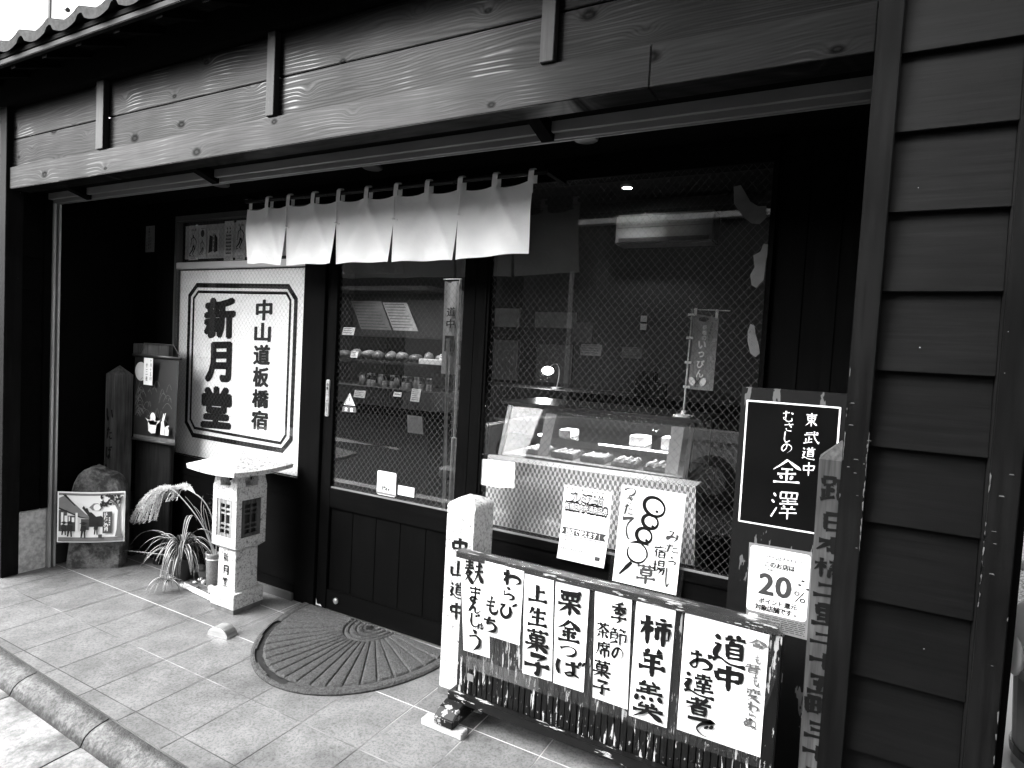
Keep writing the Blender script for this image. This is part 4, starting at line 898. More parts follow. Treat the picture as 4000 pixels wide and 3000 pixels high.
s_([(-3.985, .848), (-3.945, .848), (-3.938, .895), (-3.955, .945), (-3.978, .935), (-3.982, .89)]); s_([(-3.963, .945), (-3.935, .998), (-3.93, .993), (-3.95, .94)]); s_([(-3.972, .945), (-3.955, .992), (-3.948, .99), (-3.962, .94)])
s_([(-3.94, .848), (-3.897, .85), (-3.895, .885), (-3.91, .915), (-3.93, .905)]); s_([(-3.915, .913), (-3.893, .918), (-3.897, .908), (-3.91, .905)])
m_.build('rabbits_and_dumplings', WHITEINK, SC)
m_ = MB(); rg = random.Random(4)
for k in range(44):
    bx = rg.uniform(-4.28, -4.24) if k < 20 else rg.uniform(-4.2, -3.9); bz = rg.uniform(.93, 1.15); a = rg.uniform(.03, .10); h = rg.uniform(-.02, .05)
    pts = [(bx+a*q/5, bz+h*math.sin(math.pi*q/7)+.03*math.sin(math.pi*q/5)) for q in range(6)]
    if pts[-1][0] > -3.86: continue
    stroke(m_, pts, .0022 if k > 19 else .003, PS_(2.443))
m_.build('painted_grass', plain('dim grass paint', .12, .8, .5, 20), SC)
PS = MB().box(KS(-4.186, 2.432, 0)[0], KS(-4.088, 2.432, 0)[0], 2.432, 2.4345, KS(0, 2.432, 1.168)[2], KS(0, 2.432, 1.35)[2]).build('date_slip', PAPER, SC)
tx = MB()
for i, ch in enumerate('十月十五日'): put(tx, ch, -4.108, 1.333-.03*i, .018, .022, PS_(2.4315), .0, .05, .015)
for i, ch in enumerate('十三夜'): put(tx, ch, -4.152, 1.30-.045*i, .022, .032, PS_(2.4315), .0, .05, .015)
tx.build('slip_lettering', INK, SC)

# ------------------------------------------------------------------ stone lantern
LN = thing('stone_lantern', 'square white granite lantern with a low pyramid cap and wooden lattice windows', 'stone lantern', (-2.957, 2.327, 0))
cx, cy = -2.957, 2.327
def frus(a0, z0, a1, z1): return MB().hexa([(cx-a0, cy-a0, z0), (cx+a0, cy-a0, z0), (cx+a0, cy+a0, z0), (cx-a0, cy+a0, z0)], [(cx-a1, cy-a1, z1), (cx+a1, cy-a1, z1), (cx+a1, cy+a1, z1), (cx-a1, cy+a1, z1)])
frus(.094, 0, .094, .026).build('foot', STONED, LN)
frus(.0985, .0262, .0985, .112).build('base', GRAN, LN, bevel=.003)
frus(.074, .1122, .072, .345).build('shaft', GRAN, LN, bevel=.003)
# light box: four walls with real openings, wooden lattices set in
bx = MB(); h = .0985; zb, zt = .345, .702; wz0, wz1 = .418, .628; ww = .064
frus(.0745, .3452, h, .366).build('box_underside', GRAN, LN)
for (ax) in range(4):
    def T(u, d, z, ax=ax):
        p = [(u, -h+d), (h-d, u), (-u, h-d), (-h+d, -u)][ax]; return (cx+p[0], cy+p[1], z)
    def slab(u0_, u1_, z0, z1, d0=0, d1=.03, tgt=None):
        tgt.hexa([T(u0_, d0, z0), T(u1_, d0, z0), T(u1_, d1, z0), T(u0_, d1, z0)], [T(u0_, d0, z1), T(u1_, d0, z1), T(u1_, d1, z1), T(u0_, d1, z1)])
    e = h if ax % 2 == 0 else h-.0301
    slab(-e, -ww, .3662, zt, tgt=bx); slab(ww, e, .3662, zt, tgt=bx); slab(-ww, ww, .3662, wz0, tgt=bx); slab(-ww, ww, wz1, zt, tgt=bx)
    lt = MB(); d0, d1 = .004, .016
    slab(-ww+.001, -ww+.024, wz0+.001, wz1-.001, d0, d1, lt); slab(ww-.024, ww-.001, wz0+.001, wz1-.001, d0, d1, lt)
    slab(-ww+.0242, ww-.0242, wz0+.001, wz0+.018, d0+.001, d1, lt); slab(-ww+.0242, ww-.0242, wz1-.026, wz1-.001, d0+.001, d1, lt)
    slab(-.004, .004, wz0+.0182, wz1-.0262, d0+.002, d1, lt)
    for zq in (.463, .489, .548, .574): slab(-ww+.0242, ww-.0242, zq-.0045, zq+.0045, d0+.003, d1-.001, lt)
    lt.build('lattice_window', OLDW2 if ax == 0 else OLDW, LN)
bx.build('light_box', GRAN, LN)
MB().box(cx-.06, cx+.06, cy-.06, cy+.06, .40, .69).build('dark_core', DPLAST, LN)
for sx in (-1, 1):
    for sy in (-1, 1):
        qx, qy = cx+sx*.068, cy+sy*.068
        MB().hexa([(qx-.03, qy-.03, zt+.0002), (qx+.03, qy-.03, zt+.0002), (qx+.03, qy+.03, zt+.0002), (qx-.03, qy+.03, zt+.0002)], [(qx-.02, qy-.02, .7795), (qx+.02, qy-.02, .7795), (qx+.02, qy+.02, .7795), (qx-.02, qy+.02, .7795)]).build('cap_support', GRAN, LN, bevel=.002)
cp = MB(); a = .197; mid = [(cx-a, cy-a), (cx+a, cy-a), (cx+a, cy+a), (cx-a, cy+a)]
N_ = 8
def rim(z, k): 
    out = []
    for i in range(4):
        p, q = mid[i], mid[(i+1) % 4]
        for j in range(N_):
            t_ = j/N_; lift = .010*(abs(2*t_-1)**2); out.append((cx+(p[0]*(1-t_)+q[0]*t_-cx)*k, cy+(p[1]*(1-t_)+q[1]*t_-cy)*k, z+lift))
    return out
lo, hi_ = rim(.7805, .985), rim(.805, 1.0); b = len(cp.v); cp.v += lo+hi_; n = len(lo)
for i in range(n): cp.f.append([b+i, b+(i+1) % n, b+n+(i+1) % n, b+n+i]); cp.m.append(0)
cp.v.append((cx, cy, .886)); ap = len(cp.v)-1; cp.v.append((cx, cy, .7802))
for i in range(n): cp.f.append([b+n+i, b+n+(i+1) % n, ap]); cp.m.append(0); cp.f.append([b+i, ap+1, b+(i+1) % n]); cp.m.append(0)
cp.build('cap', GRAN, LN)
tx = MB()
for ch, v in (('新', .297), ('月', .225), ('堂', .160)): put(tx, ch, cx-.006, v, .042, .05, P(cy-.0755), .012, .06, .015)
tx.build('lettering', INK, LN)

# ------------------------------------------------------------------ plants beside the lantern
VS = thing('grass_vase', 'tall patterned vase of drooping pampas grass and dark leafy sprigs behind the lantern', 'vase', (-3.312, 2.44, 0))
vc = (-3.312, 2.44, 0.003)
MB().lathe([(.036, 0), (.043, .01), (.047, .09), (.05, .19), (.053, .205), (.047, .205), (.044, .18)], vc, 24).build('vase', VASE, VS, smooth=True)
MB().lathe([(.0495, .165), (.0515, .168), (.0495, .172)], vc, 24).build('cord', PAPER2, VS, smooth=True)
rp = random.Random(21); stems = MB(); 
def bez(p, n=14):
    out = []
    for i in range(n+1):
        t_ = i/n; q = [Vector(a) for a in p]
        while len(q) > 1: q = [q[k]*(1-t_)+q[k+1]*t_ for k in range(len(q)-1)]
        out.append(q[0])
    return out
stA = bez([(-3.31, 2.44, .18), (-3.36, 2.42, .36), (-3.5, 2.40, .46), (-3.63, 2.39, .535)]); stB = bez([(-3.30, 2.44, .18), (-3.28, 2.43, .40), (-3.36, 2.42, .52), (-3.47, 2.41, .545)])
for s_ in (stA, stB): stems.tube(s_, .0032, 5)
for k in range(5):
    a = rp.uniform(-.06, .02); stems.tube(bez([(-3.312+rp.uniform(-.02, .02), 2.44, .18), (-3.35+a*.5, 2.43, .3), (-3.36+a, 2.42+rp.uniform(-.05, .05), .42), (-3.40+2.0*a, 2.42+rp.uniform(-.05, .05), .50+rp.uniform(-.06, .05))]), .0018, 4)
stems.build('stem', STEM, VS)
def plume(base, d0, ends, n, seed):
    m_ = MB(); r_ = random.Random(seed)
    for k in range(n):
        q = k/(n-1); e = [ends[0][i]*(1-q)+ends[1][i]*q+r_.uniform(-.012, .012) for i in range(3)]
        ctrl = [base, (base[0]+d0[0]+r_.uniform(-.02, .02), base[1]+r_.uniform(-.03, .03), base[2]+d0[2]+r_.uniform(-.015, .02)), (e[0]*.72+base[0]*.28, e[1]+r_.uniform(-.03, .03), max(e[2], base[2])*.55+.45*e[2]+.05+r_.uniform(-.01, .015)), tuple(e)]
        pts = bez(ctrl, 26); m_.tube(pts, [.0016]*27, 3, cap=False)
        for i in range(5, 27):
            for _ in range(3):
                p = pts[i]; a = Vector((r_.uniform(-1, .2), r_.uniform(-.8, .8), r_.uniform(-1, .5))).normalized()*r_.uniform(.008, .018); b_ = a.cross(Vector((0, 1, .3))).normalized()*.0022
                m_.add([p, p+a*.5+b_, p+a, p+a*.5-b_], [(0, 1, 2, 3)])
    return m_
m_ = plume((-3.63, 2.39, .535), (-.13, 0, .075), ((-4.02, 2.33, .29), (-3.78, 2.36, .345)), 40, 1); m_.build('plume', PLUME, VS)
m_ = plume((-3.47, 2.41, .545), (-.12, 0, .075), ((-3.92, 2.37, .42), (-3.66, 2.42, .49)), 26, 2); m_.build('plume', PLUME, VS)
lf = MB()
for k in range(70):
    t_ = rp.random(); br = k % 5; bx_ = -3.30+(-.10, -.05, .0, .03, -.14)[br]*t_*1.2; bz_ = .2+t_*(.40, .36, .46, .34, .30)[br]; by_ = 2.46+(.03, -.03, .05, .0, .03)[br]*t_
    a = Vector((rp.uniform(-1, 1), rp.uniform(-1, .5), rp.uniform(-.2, .8))).normalized()*rp.uniform(.02, .042); nrm_ = a.cross(Vector((rp.random(), rp.random(), 1))).normalized()*.007
    p = Vector((bx_, by_, bz_)); lf.add([p, p+a*.45+nrm_, p+a, p+a*.45-nrm_], [(0, 1, 2, 3)])
lf.build('leaf_sprig', LEAFD, VS)
SPL = thing('spider_plant', 'potted spider plant with arching striped leaves spilling onto the tiles', 'potted plant', (-3.572, 2.40, 0))
MB().lathe([(.062, 0), (.068, .006), (.082, .125), (.086, .13), (.084, .14), (.072, .14), (.07, .12)], (-3.572, 2.40, .001), 22).build('pot', POTD, SPL, smooth=True)
MB().lathe([(.069, 0), (.069, .004)], (-3.572, 2.40, .118), 22).build('soil', STONED, SPL)
def leaf(m_, p0, az, reach, rise, drop, wd, tw=0):
    d = Vector((math.cos(az), math.sin(az), 0)); sdv = Vector((-d.y, d.x, 0)); n = 12; L = []
    pts = bez([p0, Vector(p0)+d*reach*.25+Vector((0, 0, rise)), Vector(p0)+d*reach*.75+Vector((0, 0, rise*.9)), Vector(p0)+d*reach+Vector((0, 0, -drop))], n)
    b = len(m_.v)
    for i, p in enumerate(pts):
        q = i/n; w2 = wd*(.55+.9*q*(1-q)*2)*(1-q**3)+.0004; fold = w2*.35
        p = Vector((p.x, p.y, max(p.z, .004)))
        for k, o_ in enumerate((-1, -.62, 0, .62, 1)): m_.v.append(tuple(p+sdv*w2*o_+Vector((0, 0, fold*abs(o_)))))
    for i in range(n):
        for k in range(4):
            a = b+i*5+k; m_.f.append([a, a+1, a+6, a+5]); m_.m.append(1 if k in (1, 2) else 0)
lv = MB(); rs = random.Random(8)
for k in range(50):
    az = rs.uniform(0, 2*math.pi); L_ = rs.uniform(.14, .27)
    if math.sin(az) > .4: L_ *= .7
    leaf(lv, (-3.572+rs.uniform(-.02, .02), 2.40+rs.uniform(-.02, .02), .135), az, L_, rs.uniform(.08, .20), rs.uniform(-.04, .11), rs.uniform(.009, .014))
for az, L_, ri, dr in ((3.2, .50, .17, .02), (3.35, .48, -.02, .03), (2.2, .14, .28, -.2), (1.6, .10, .30, -.20), (.35, .24, .24, -.10), (.1, .30, .16, .03), (-1.2, .20, .2, .1), (-1.0, .24, .12, .13), (-.8, .26, .1, .13)):
    leaf(lv, (-3.572, 2.40, .135), az, L_, ri, dr, .012)
lv.build('leaf_tuft', [LEAFW, LEAFD], SPL)
rn = MB(); rn.tube(bez([(-3.56, 2.38, .14), (-3.52, 2.30, .22), (-3.46, 2.24, .14), (-3.445, 2.23, .05)]), .002, 5); rn.build('runner', LEAFW, SPL)
bp_ = MB()
for k in range(18):
    az = rs.uniform(0, 2*math.pi); leaf(bp_, (-3.445, 2.23, .052), az, rs.uniform(.06, .125), rs.uniform(.02, .06), rs.uniform(.02, .05), .006)
bp_.build('plantlet', [LEAFW, LEAFD], SPL)
# pebble bed edged with bamboo, and dark garden stone
PB = thing('bamboo_edging', 'two pale bamboo canes laid on the tiles as edging for the pebbles', 'edging', (-3.3, 2.31, 0))
for (ya, yb, r_) in ((2.318, 2.276, .009), (2.342, 2.300, .0075)):
    p0, p1 = Vector((-3.45, ya, r_+.001)), Vector((-3.065, yb, r_+.001)); m_ = MB(); m_.tube([p0, p1], r_, 10)
    for q in (.06, .3, .55, .8): c_ = p0.lerp(p1, q); m_.tube([c_-Vector((.003, 0, 0)), c_+Vector((.003, 0, 0))], r_+.001, 10)
    m_.build('cane', BAMB, PB, smooth=True)
rq = random.Random(2); proto = None; k = 0
for i in range(24):
    px = rq.uniform(-3.43, -3.12); py = 2.362+rq.uniform(0, .085)-(px+3.43)*.10; r_ = rq.uniform(.012, .024)
    if (px+3.312)**2+(py-2.44)**2 < .066**2: continue
    if px > -3.08 and py > 2.22: continue
    o = MB().blob((0, 0, 0), (r_, r_*.8, r_*.62), i, rough=.22).build('pebble', STONE if i % 5 else STONED, None, smooth=True, origin=(0, 0, 0))
    o.location = (px, py, r_*.60+.001+(.012 if i % 4 == 3 else 0)); o.rotation_euler = (0, 0, rq.uniform(0, 3))
    tag(o, 'smooth white pebble in the bed behind the bamboo edging' if i % 5 else 'dark pebble among the white ones behind the bamboo edging', 'pebble', 'white pebbles by the lantern' if i % 5 else 'dark pebbles by the lantern')
g = MB(); g.blob((-3.43, 2.475, .045), (.05, .045, .045), 5, rough=.15, sub=3); g.blob((-3.44, 2.44, .082), (.03, .028, .02), 9, sub=3); g.blob((-3.40, 2.445, .012), (.025, .02, .012), 2)
o = g.build('garden_stone', STONED, smooth=True); tag(o, 'dark lumpy garden stone in the shade between spider plant and vase', 'stone')

# ------------------------------------------------------------------ door stop and mat
DS = MB(); r_ = .063; h = .045; ax0 = Vector((-2.709, 2.022, 0)); ex = Vector((.99, .13, 0)).normalized(); ey = Vector((-.13, .99, 0)).normalized()
n = 18
for j, (yy, k) in enumerate(((0, 1), (.003, 1.03), (.066, 1.03), (.069, 1.0))):
    for i in range(n+1):
        q = math.pi*i/n; p = ax0+ex*(-r_*k*math.cos(q))+ey*yy; DS.v.append((p.x, p.y, h*k*math.sin(q)**.85+.0008))
for j in range(3):
    for i in range(n): a = j*(n+1)+i; DS.f.append([a, a+1, a+n+2, a+n+1]); DS.m.append(0)
DS.f.append(list(range(n+1))[::-1]); DS.m.append(0); DS.f.append([3*(n+1)+i for i in range(n+1)]); DS.m.append(0)
p = ax0+ey*.035
o = DS.build('floor_stop', METAL); tag(o, 'small half round brushed metal door stop on the tiles near the mat', 'door stop')
MT = thing('door_mat', 'half round grey carpet mat with sunburst ribs and a torn rim at the door', 'door mat', (-2.14, 2.54, 0))
mc = Vector((-2.142, 2.556)); Rm = .545
def mrad(q): return Rm*(1.0+.31*abs(math.sin(q))**3-.0)     # deeper than wide, as the photo's mat is
def mpt(q, k, z):
    rx, ry = .535, .690
    return (mc.x+rx*k*math.cos(q)+.025*k*math.sin(q), mc.y-ry*k*math.sin(q)-.012*k*math.cos(q), z)
m_ = MB(); m_.sheet(lambda a, b: mpt(math.pi*a, b, .004), 64, 2)
nq = 64
m_.v += [mpt(math.pi*i/nq, 1.0, z) for z in (.0005, .004) for i in range(nq+1)]; b0 = len(m_.v)-2*(nq+1)
for i in range(nq): m_.f.append([b0+i, b0+i+1, b0+nq+2+i, b0+nq+1+i]); m_.m.append(0)
m_.build('rubber_backing', RUB, MT)
NS = 22
def ribz(a, k):
    f_ = (a*NS) % 1.0; e = min(f_, 1-f_)
    z = .013
    if .27 < k < .90: z -= .0075*math.exp(-(e/.06)**2); z += .002*math.sin(math.pi*f_)
    if k <= .27:
        e2 = min(abs(k-q) for q in (.10, .16, .22, .265)); z -= .008*math.exp(-(e2/.009)**2)
    if .90 <= k: z -= .007*math.exp(-((k-.912)/.010)**2)
    if k > .985: z -= .006
    return z
pile = MB(); NA, NK = NS*14, 64; idx = {}
rim_ = lambda a: .905+.018*abs(math.sin(math.pi*NS*a))
def torn(a, k): return .47 < a < .87 and k > rim_(a) and k < .962+.01*math.sin(40*a)
for i in range(NA+1):
    for j in range(NK+1):
        k = .02+.98*j/NK; idx[i, j] = len(pile.v); pile.v.append(mpt(math.pi*i/NA, k, ribz(i/NA, k)+random.uniform(-.0007, .0007)))
for i in range(NA):
    for j in range(NK):
        if torn((i+.5)/NA, .02+.98*(j+.5)/NK): continue
        pile.f.append([idx[i, j], idx[i, j+1], idx[i+1, j+1], idx[i+1, j]]); pile.m.append(0)
for i in range(NA):
    a = len(pile.v); pile.v += [mpt(math.pi*i/NA, 1, .003), mpt(math.pi*(i+1)/NA, 1, .003)]; pile.f.append([idx[i, NK], a, a+1, idx[i+1, NK]]); pile.m.append(0)
pile.build('carpet_pile', MATC, MT)

# ================================================================== GRANITE ROAD MARKER
GP = thing('stone_marker', 'square white granite marker post with carved black kanji by the menu stand', 'stone post', (-1.42, 2.31, 0))
x0, x1, y0, y1 = -1.495, -1.352, 2.235, 2.395
sh = MB(); sh.hexa([(x0, y0, .026), (x1, y0, .026), (x1, y1, .026), (x0, y1, .026)], [(x0-.002, y0, .828), (x1, y0, .832), (x1, y1, .832), (x0-.002, y1, .832)])
sh.build('shaft', GRAN2, GP, bevel=.004)
sh = MB(); ccx, ccy = (x0+x1)/2, (y0+y1)/2
lv = [(1, .8285), (1, .838), (.96, .847), (.86, .855), (.5, .872), (.0, .884)]
b = 0
for k, z in lv:
    for (px, py) in ((x0, y0), (x1, y0), (x1, y1), (x0, y1)): sh.v.append((ccx+(px-ccx)*k, ccy+(py-ccy)*k, z))
for i in range(len(lv)-1):
    for j in range(4): sh.f.append([i*4+j, i*4+(j+1) % 4, i*4+4+(j+1) % 4, i*4+4+j]); sh.m.append(0)
sh.build('top', GRAN2, GP); B('base', x0-.004, x1+.004, y0-.004, y1+.004, 0, .0258, STONED, GP, .002)
tx = MB()
for ch, u, v, w_, h_ in [('中', -1.42, .664, .066, .082), ('山', -1.425, .574, .064, .064), ('道', -1.423, .478, .068, .068), ('中', -1.421, .384, .058, .074)]: put(tx, ch, u, v, w_, h_, P(2.2335), .035, .12, .015)
tx.build('lettering', INK, GP)

# ================================================================== LOW MENU STAND
ST = thing('menu_stand', 'low chipped black lacquer screen stand of narrow slats', 'stand', (-.74, 2.12, 0))
yS0, yS1 = 2.100, 2.128
B('top_rail', -1.345, -.135, yS0-.012, yS1+.012, .678, .703, LACQX, ST, .002)
B('bottom_rail', -1.345, -.130, yS0-.022, yS1+.022, .088, .125, LACQX, ST, .003); B('mid_rail', -1.25, -.19, yS0+.012, yS1-.002, .225, .24, LACQX, ST)
for a in (-1.318, -.165):
    B('stile', a, a+.045, yS0-.004, yS1+.004, .1255, .6775, LACQ, ST, .004)
n = 46; w_ = 1.105/n
for i in range(n):
    a = -1.272+i*w_; o = B('slat', a+.001, a+w_-.0022, yS0+.002+.0015*(i % 3), yS0+.011, .1255, .6775, LACQ, ST, .0012)
nails = MB()
for i in range(0, n, 1):
    a = -1.272+(i+.5)*w_
    for z in (.165, .255): nails.blob((a+.001, yS0+.0015, z+.012*math.sin(i*.9)), (.0045, .003, .0045), i, sub=1)
nails.build('nail_heads', LACQF, ST)
B('panel_core', -1.272, -.166, yS0+.0115, yS0+.0185, .1255, .6775, BLACK, ST)
for a in (-1.345, -.21):
    ft = MB(); prof = [(1.995, .028), (1.995, .062), (2.03, .086), (2.078, .094)]; back = [(2.15, .094), (2.19, .086), (2.235, .062), (2.235, .028)]
    pf = prof+back; nn = len(pf)
    ft.v = [(a-.006, y, z) for y, z in pf]+[(a+.084, y, z) for y, z in pf]
    ft.f = [list(range(nn)), list(range(nn, 2*nn))[::-1]]+[[i, (i+1) % nn, nn+(i+1) % nn, nn+i] for i in range(nn)]; ft.m = [0]*len(ft.f)
    # the rail beds into the foot
    ft.build('foot', LACQF, ST, bevel=.004)
    MB().box(a-.07, a+.125, 1.999, 2.046, .0, .0275).build('foot_plank', RAWW, ST, bevel=.003); MB().box(a-.02, a+.10, 2.19, 2.235, .0, .0275).build('foot_plank', RAWW, ST, bevel=.003)
B('tape_strip', -1.350, -.13, yS0-.0135, yS1+.0135, .6795, .7055, TAPE, ST)
B('tape_strip', -1.30, -.95, yS0-.0022, yS0-.0012, .235, .285, TAPE, ST)
B('price_tag', -1.268, -1.238, yS0-.003, yS0-.001, .185, .214, PRL, ST)
B('small_sticker', -.30, -.22, yS0-.003, yS0-.001, .15, .185, PRM, ST)

yP = 2.092
GRP = 'brush written menu papers on the low stand'
def menu(label, corners, sleeve, cols, mat=INK, dy=0.0, bold=.024):
    y = yP+dy
    o = paper_sheet(corners, y, .004, -.002).build('menu_paper', PAPER); tag(o, label, 'paper sign', GRP)
    (a, b, c, d) = sleeve
    MB().sheet(lambda p, q: (a+(b-a)*p, y+.0035-.003*math.sin(3*p+q), d+(c-d)*q), 6, 6).build('plastic_sleeve', FILM, o)
    for i, (mt, chs) in enumerate(cols):
        tx = MB(); f = P(y-.0045)
        for q in chs:
            ch, u, v, w_, h_ = q[:5]
            kana = ord(ch) < 0x3100
            put(tx, ch, u, v, w_*1.03, h_*1.06, f, (bold if kana else .032 if w_ > .07 else .02)*(1 if len(q) < 6 else q[5]), .13 if not kana else .08, .02)
        tx.build('lettering', mt, o)
    return o
menu('white paper strip with five hiragana under one complex kanji, leftmost on the low stand', [(-1.325, .693), (-1.190, .693), (-1.166, .307), (-1.289, .305)], (-1.33, -1.16, .255, .695),
     [(INK, [('麩', -1.255, .633, .083, .088), ('ま', -1.244, .549, .047, .058), ('ん', -1.242, .496, .059, .045), ('じ', -1.237, .445, .039, .05), ('ゅ', -1.212, .424, .023, .031), ('う', -1.236, .36, .047, .078)])])
menu('short white paper with two columns of flowing hiragana, overlapping the leftmost strip', [(-1.206, .692), (-1.032, .688), (-1.035, .397), (-1.191, .398)], (-1.20, -1.02, .24, .694),
     [(GREYINK if False else INK, [('わ', -1.082, .651, .07, .057), ('ら', -1.089, .587, .041, .045), ('び', -1.091, .524, .067, .056), ('も', -1.162, .527, .05, .061), ('ち', -1.167, .448, .054, .06)])], dy=-.006)
menu('white strip with four bold kanji, beside the short two column paper', [(-1.031, .689), (-.908, .685), (-.893, .297), (-1.017, .292)], (-1.03, -.885, .238, .692),
     [(INK, [('上', -.969, .619, .077, .056), ('生', -.963, .53, .077, .062), ('菓', -.961, .437, .092, .08), ('子', -.955, .345, .099, .068)])], dy=-.003)
menu('white strip with two bold kanji over two hiragana, fourth paper from the marker post', [(-.902, .686), (-.767, .682), (-.767, .293), (-.888, .292)], (-.90, -.75, .240, .689),
     [(INK, [('栗', -.839, .608, .087, .08), ('金', -.835, .508, .083, .07), ('つ', -.835, .43, .06, .034), ('ば', -.821, .371, .1, .055)])])
menu('white strip with two close columns of small kanji, in the middle right of the stand', [(-.746, .686), (-.609, .683), (-.600, .284), (-.731, .286)], (-.752, -.588, .240, .688),
     [(INK, [('季', -.651, .62, .057, .067), ('節', -.649, .536, .055, .057), ('の', -.647, .474, .034, .041), ('茶', -.706, .543, .046, .055), ('席', -.702, .475, .05, .055), ('菓', -.701, .404, .063, .058), ('子', -.698, .337, .06, .043)])])
menu('white strip with three very large bold kanji, next to the widest paper', [(-.592, .686), (-.456, .682), (-.460, .265), (-.594, .265)], (-.596, -.43, .230, .688),
     [(INK, [('柿', -.518, .59, .1, .093), ('羊', -.523, .477, .091, .09), ('羹', -.528, .344, .103, .121)])])
menu('widest white paper with bold black brush writing and a grey column, rightmost on the stand', [(-.424, .679), (-.161, .672), (-.161, .272), (-.426, .273)], (-.43, -.132, .235, .68),
     [(INK, [('道', -.275, .595, .095, .092), ('中', -.271, .498, .074, .08), ('お', -.363, .535, .066, .056), ('達', -.361, .452, .091, .07), ('者', -.36, .378, .078, .056), ('で', -.351, .31, .077, .05)]),
      (PALEINK, [('今', -.192, .633, .053, .03), ('も', -.189, .587, .018, .026), ('昔', -.202, .553, .043, .026), ('も', -.191, .518, .018, .034), ('変', -.195, .469, .039, .040), ('わ', -.193, .43, .029, .03), ('ら', -.192, .403, .018, .024), ('ぬ', -.196, .376, .035, .03)])])

# ================================================================== THINGS STUCK ON THE GLASS
yG = 2.575
DG = thing('dango_poster', 'white poster with a brush drawing of four dumplings on a skewer, on the shop window', 'poster', (-.69, yG, .556))
MB().sheet(lambda a, b: (-.826+.275*a-.008*b, yG-.003-.004*math.sin(math.pi*b)-.022*b*b*b, .975-.418*b), 8, 14).build('sheet', PAPER, DG)
MB().sheet(lambda a, b: (-.845+.315*a-.01*b, yG+.001-.024*b*b*b, 1.005-.465*b), 8, 14).build('plastic_sleeve', FILM, DG)
def Pd(u, v): b = min(max((.975-v)/.418, 0), 1); return (u, yG-.0045-.004*math.sin(math.pi*b)-.022*b**3, v)
tx = MB(); rb = random.Random(6)
for (cx_, cz_, rx_, rz_, rot) in ((-.6775, .902, .045, .038, -25), (-.690, .837, .033, .029, -10), (-.712, .774, .033, .031, -15)):
    pts = ell(cx_, cz_, rx_, rz_, 30, 100, 465, rot); stroke(tx, pts, [.007+.009*abs(math.sin(i*.11+.6)) for i in range(len(pts))], Pd)
    poly(tx, ell(cx_+.012, cz_-.018, .007, .006, 9)[:-1], Pd)
pts = ell(-.737, .694, .042, .040, 24, 150, 345); stroke(tx, pts, [.004+.006*math.sin(math.pi*i/24) for i in range(25)], Pd)
pts = ell(-.735, .694, .042, .044, 10, -15, 70); stroke(tx, pts, .007, Pd); stroke(tx, [(-.77, .735), (-.74, .742), (-.69, .737)], [.003, .012, .006], Pd)
stroke(tx, [(-.757, .652), (-.775, .630), (-.806, .592)], [.015, .017, .007], Pd)
for ch, u, v, w_, h_ in [('宿', -.639, .719, .047, .049), ('場', -.64, .655, .054, .055)]: put(tx, ch, u, v, w_, h_, Pd, .015, .1, .015)
tx.build('brush_drawing', INK, DG); tx = MB()
for ch, u, v, w_, h_ in [('つ', -.787, .948, .045, .034), ('き', -.785, .915, .026, .029), ('た', -.787, .873, .036, .046), ('て', -.787, .794, .045, .09)]: put(tx, ch, u, v, w_, h_, Pd, .022, .08, .018)
tx.build('grey_lettering', GREYINK, DG); tx = MB(); put(tx, '草', -.69, .614, .081, .078, Pd, .022, .08, .018); tx.build('grass_kanji', GREYINK, DG); tx = MB()
for ch, u, v, w_, h_ in [('み', -.589, .791, .051, .042), ('た', -.589, .742, .049, .034), ('ら', -.587, .691, .029, .033), ('し', -.599, .621, .014, .076)]:
    put(tx, ch, u, v, w_, h_, Pd, .022, .08, .018)
tx.build('grey_lettering', GREYINK, DG)
VC = thing('voucher_flyer', 'printed white voucher flyer with a grey ribbon banner, left of the dumpling poster', 'flyer', (-.985, yG, .596))
def Pv(off=0.0):
    def fn(u, v):
        b = min(max((.934-v)/.337, 0), 1); return (u-.012*b*b, yG-.002-off-.012*b**3, v)
    return fn
MB().sheet(lambda a, b: Pv()(-1.094+.226*a, .934-.337*b), 8, 14).build('sheet', PAPER, VC)
tx = MB(); f1, f2, f3 = Pv(.0012), Pv(.002), Pv(.0028)
line(tx, 'プレミアム付', -1.060, -.905, .884, .044, f1, .10); line(tx, '板橋区内共通商品券', -1.083, -.880, .842, .042, f1, .10)
tx.build('heading_outline', INK, VC); tx = MB()
line(tx, 'プレミアム付', -1.060, -.905, .884, .036, f2, .0); line(tx, '板橋区内共通商品券', -1.083, -.880, .842, .033, f2, .0)
tx.build('heading', WHITEINK, VC); tx = MB()
for k in range(9):
    a = -1.08+.024*k; poly(tx, [(a, .928-.004*(k % 3)), (a+.008, .925), (a+.003, .915-.004*(k % 2))], f1)
tx.build('bunting', GREYINK, VC); tx = MB()
poly(tx, [(-1.09, .712), (-1.078, .728), (-1.09, .744), (-.876, .744), (-.888, .728), (-.876, .712)], f1); rect(tx, -1.075, -.892, .704, .707, f1); rect(tx, -1.075, -.892, .748, .7505, f1)
tx.build('ribbon_banner', GREYINK, VC); tx = MB(); rect(tx, -1.035, -.918, .765, .7665, f1); rect(tx, -.9195, -.918, .766, .806, f1); rect(tx, -1.0, -.962, .812, .8135, f1); rect(tx, -1.0, -.962, .806, .8072, f1)
rect(tx, -.915, -.892, .622, .640, f1)
tx.build('coupon_outline', GREYINK, VC); tx = MB(); line(tx, '当店で使えます!', -1.068, -.896, .728, .027, f2, .03); tx.build('banner_lettering', WHITEINK, VC)
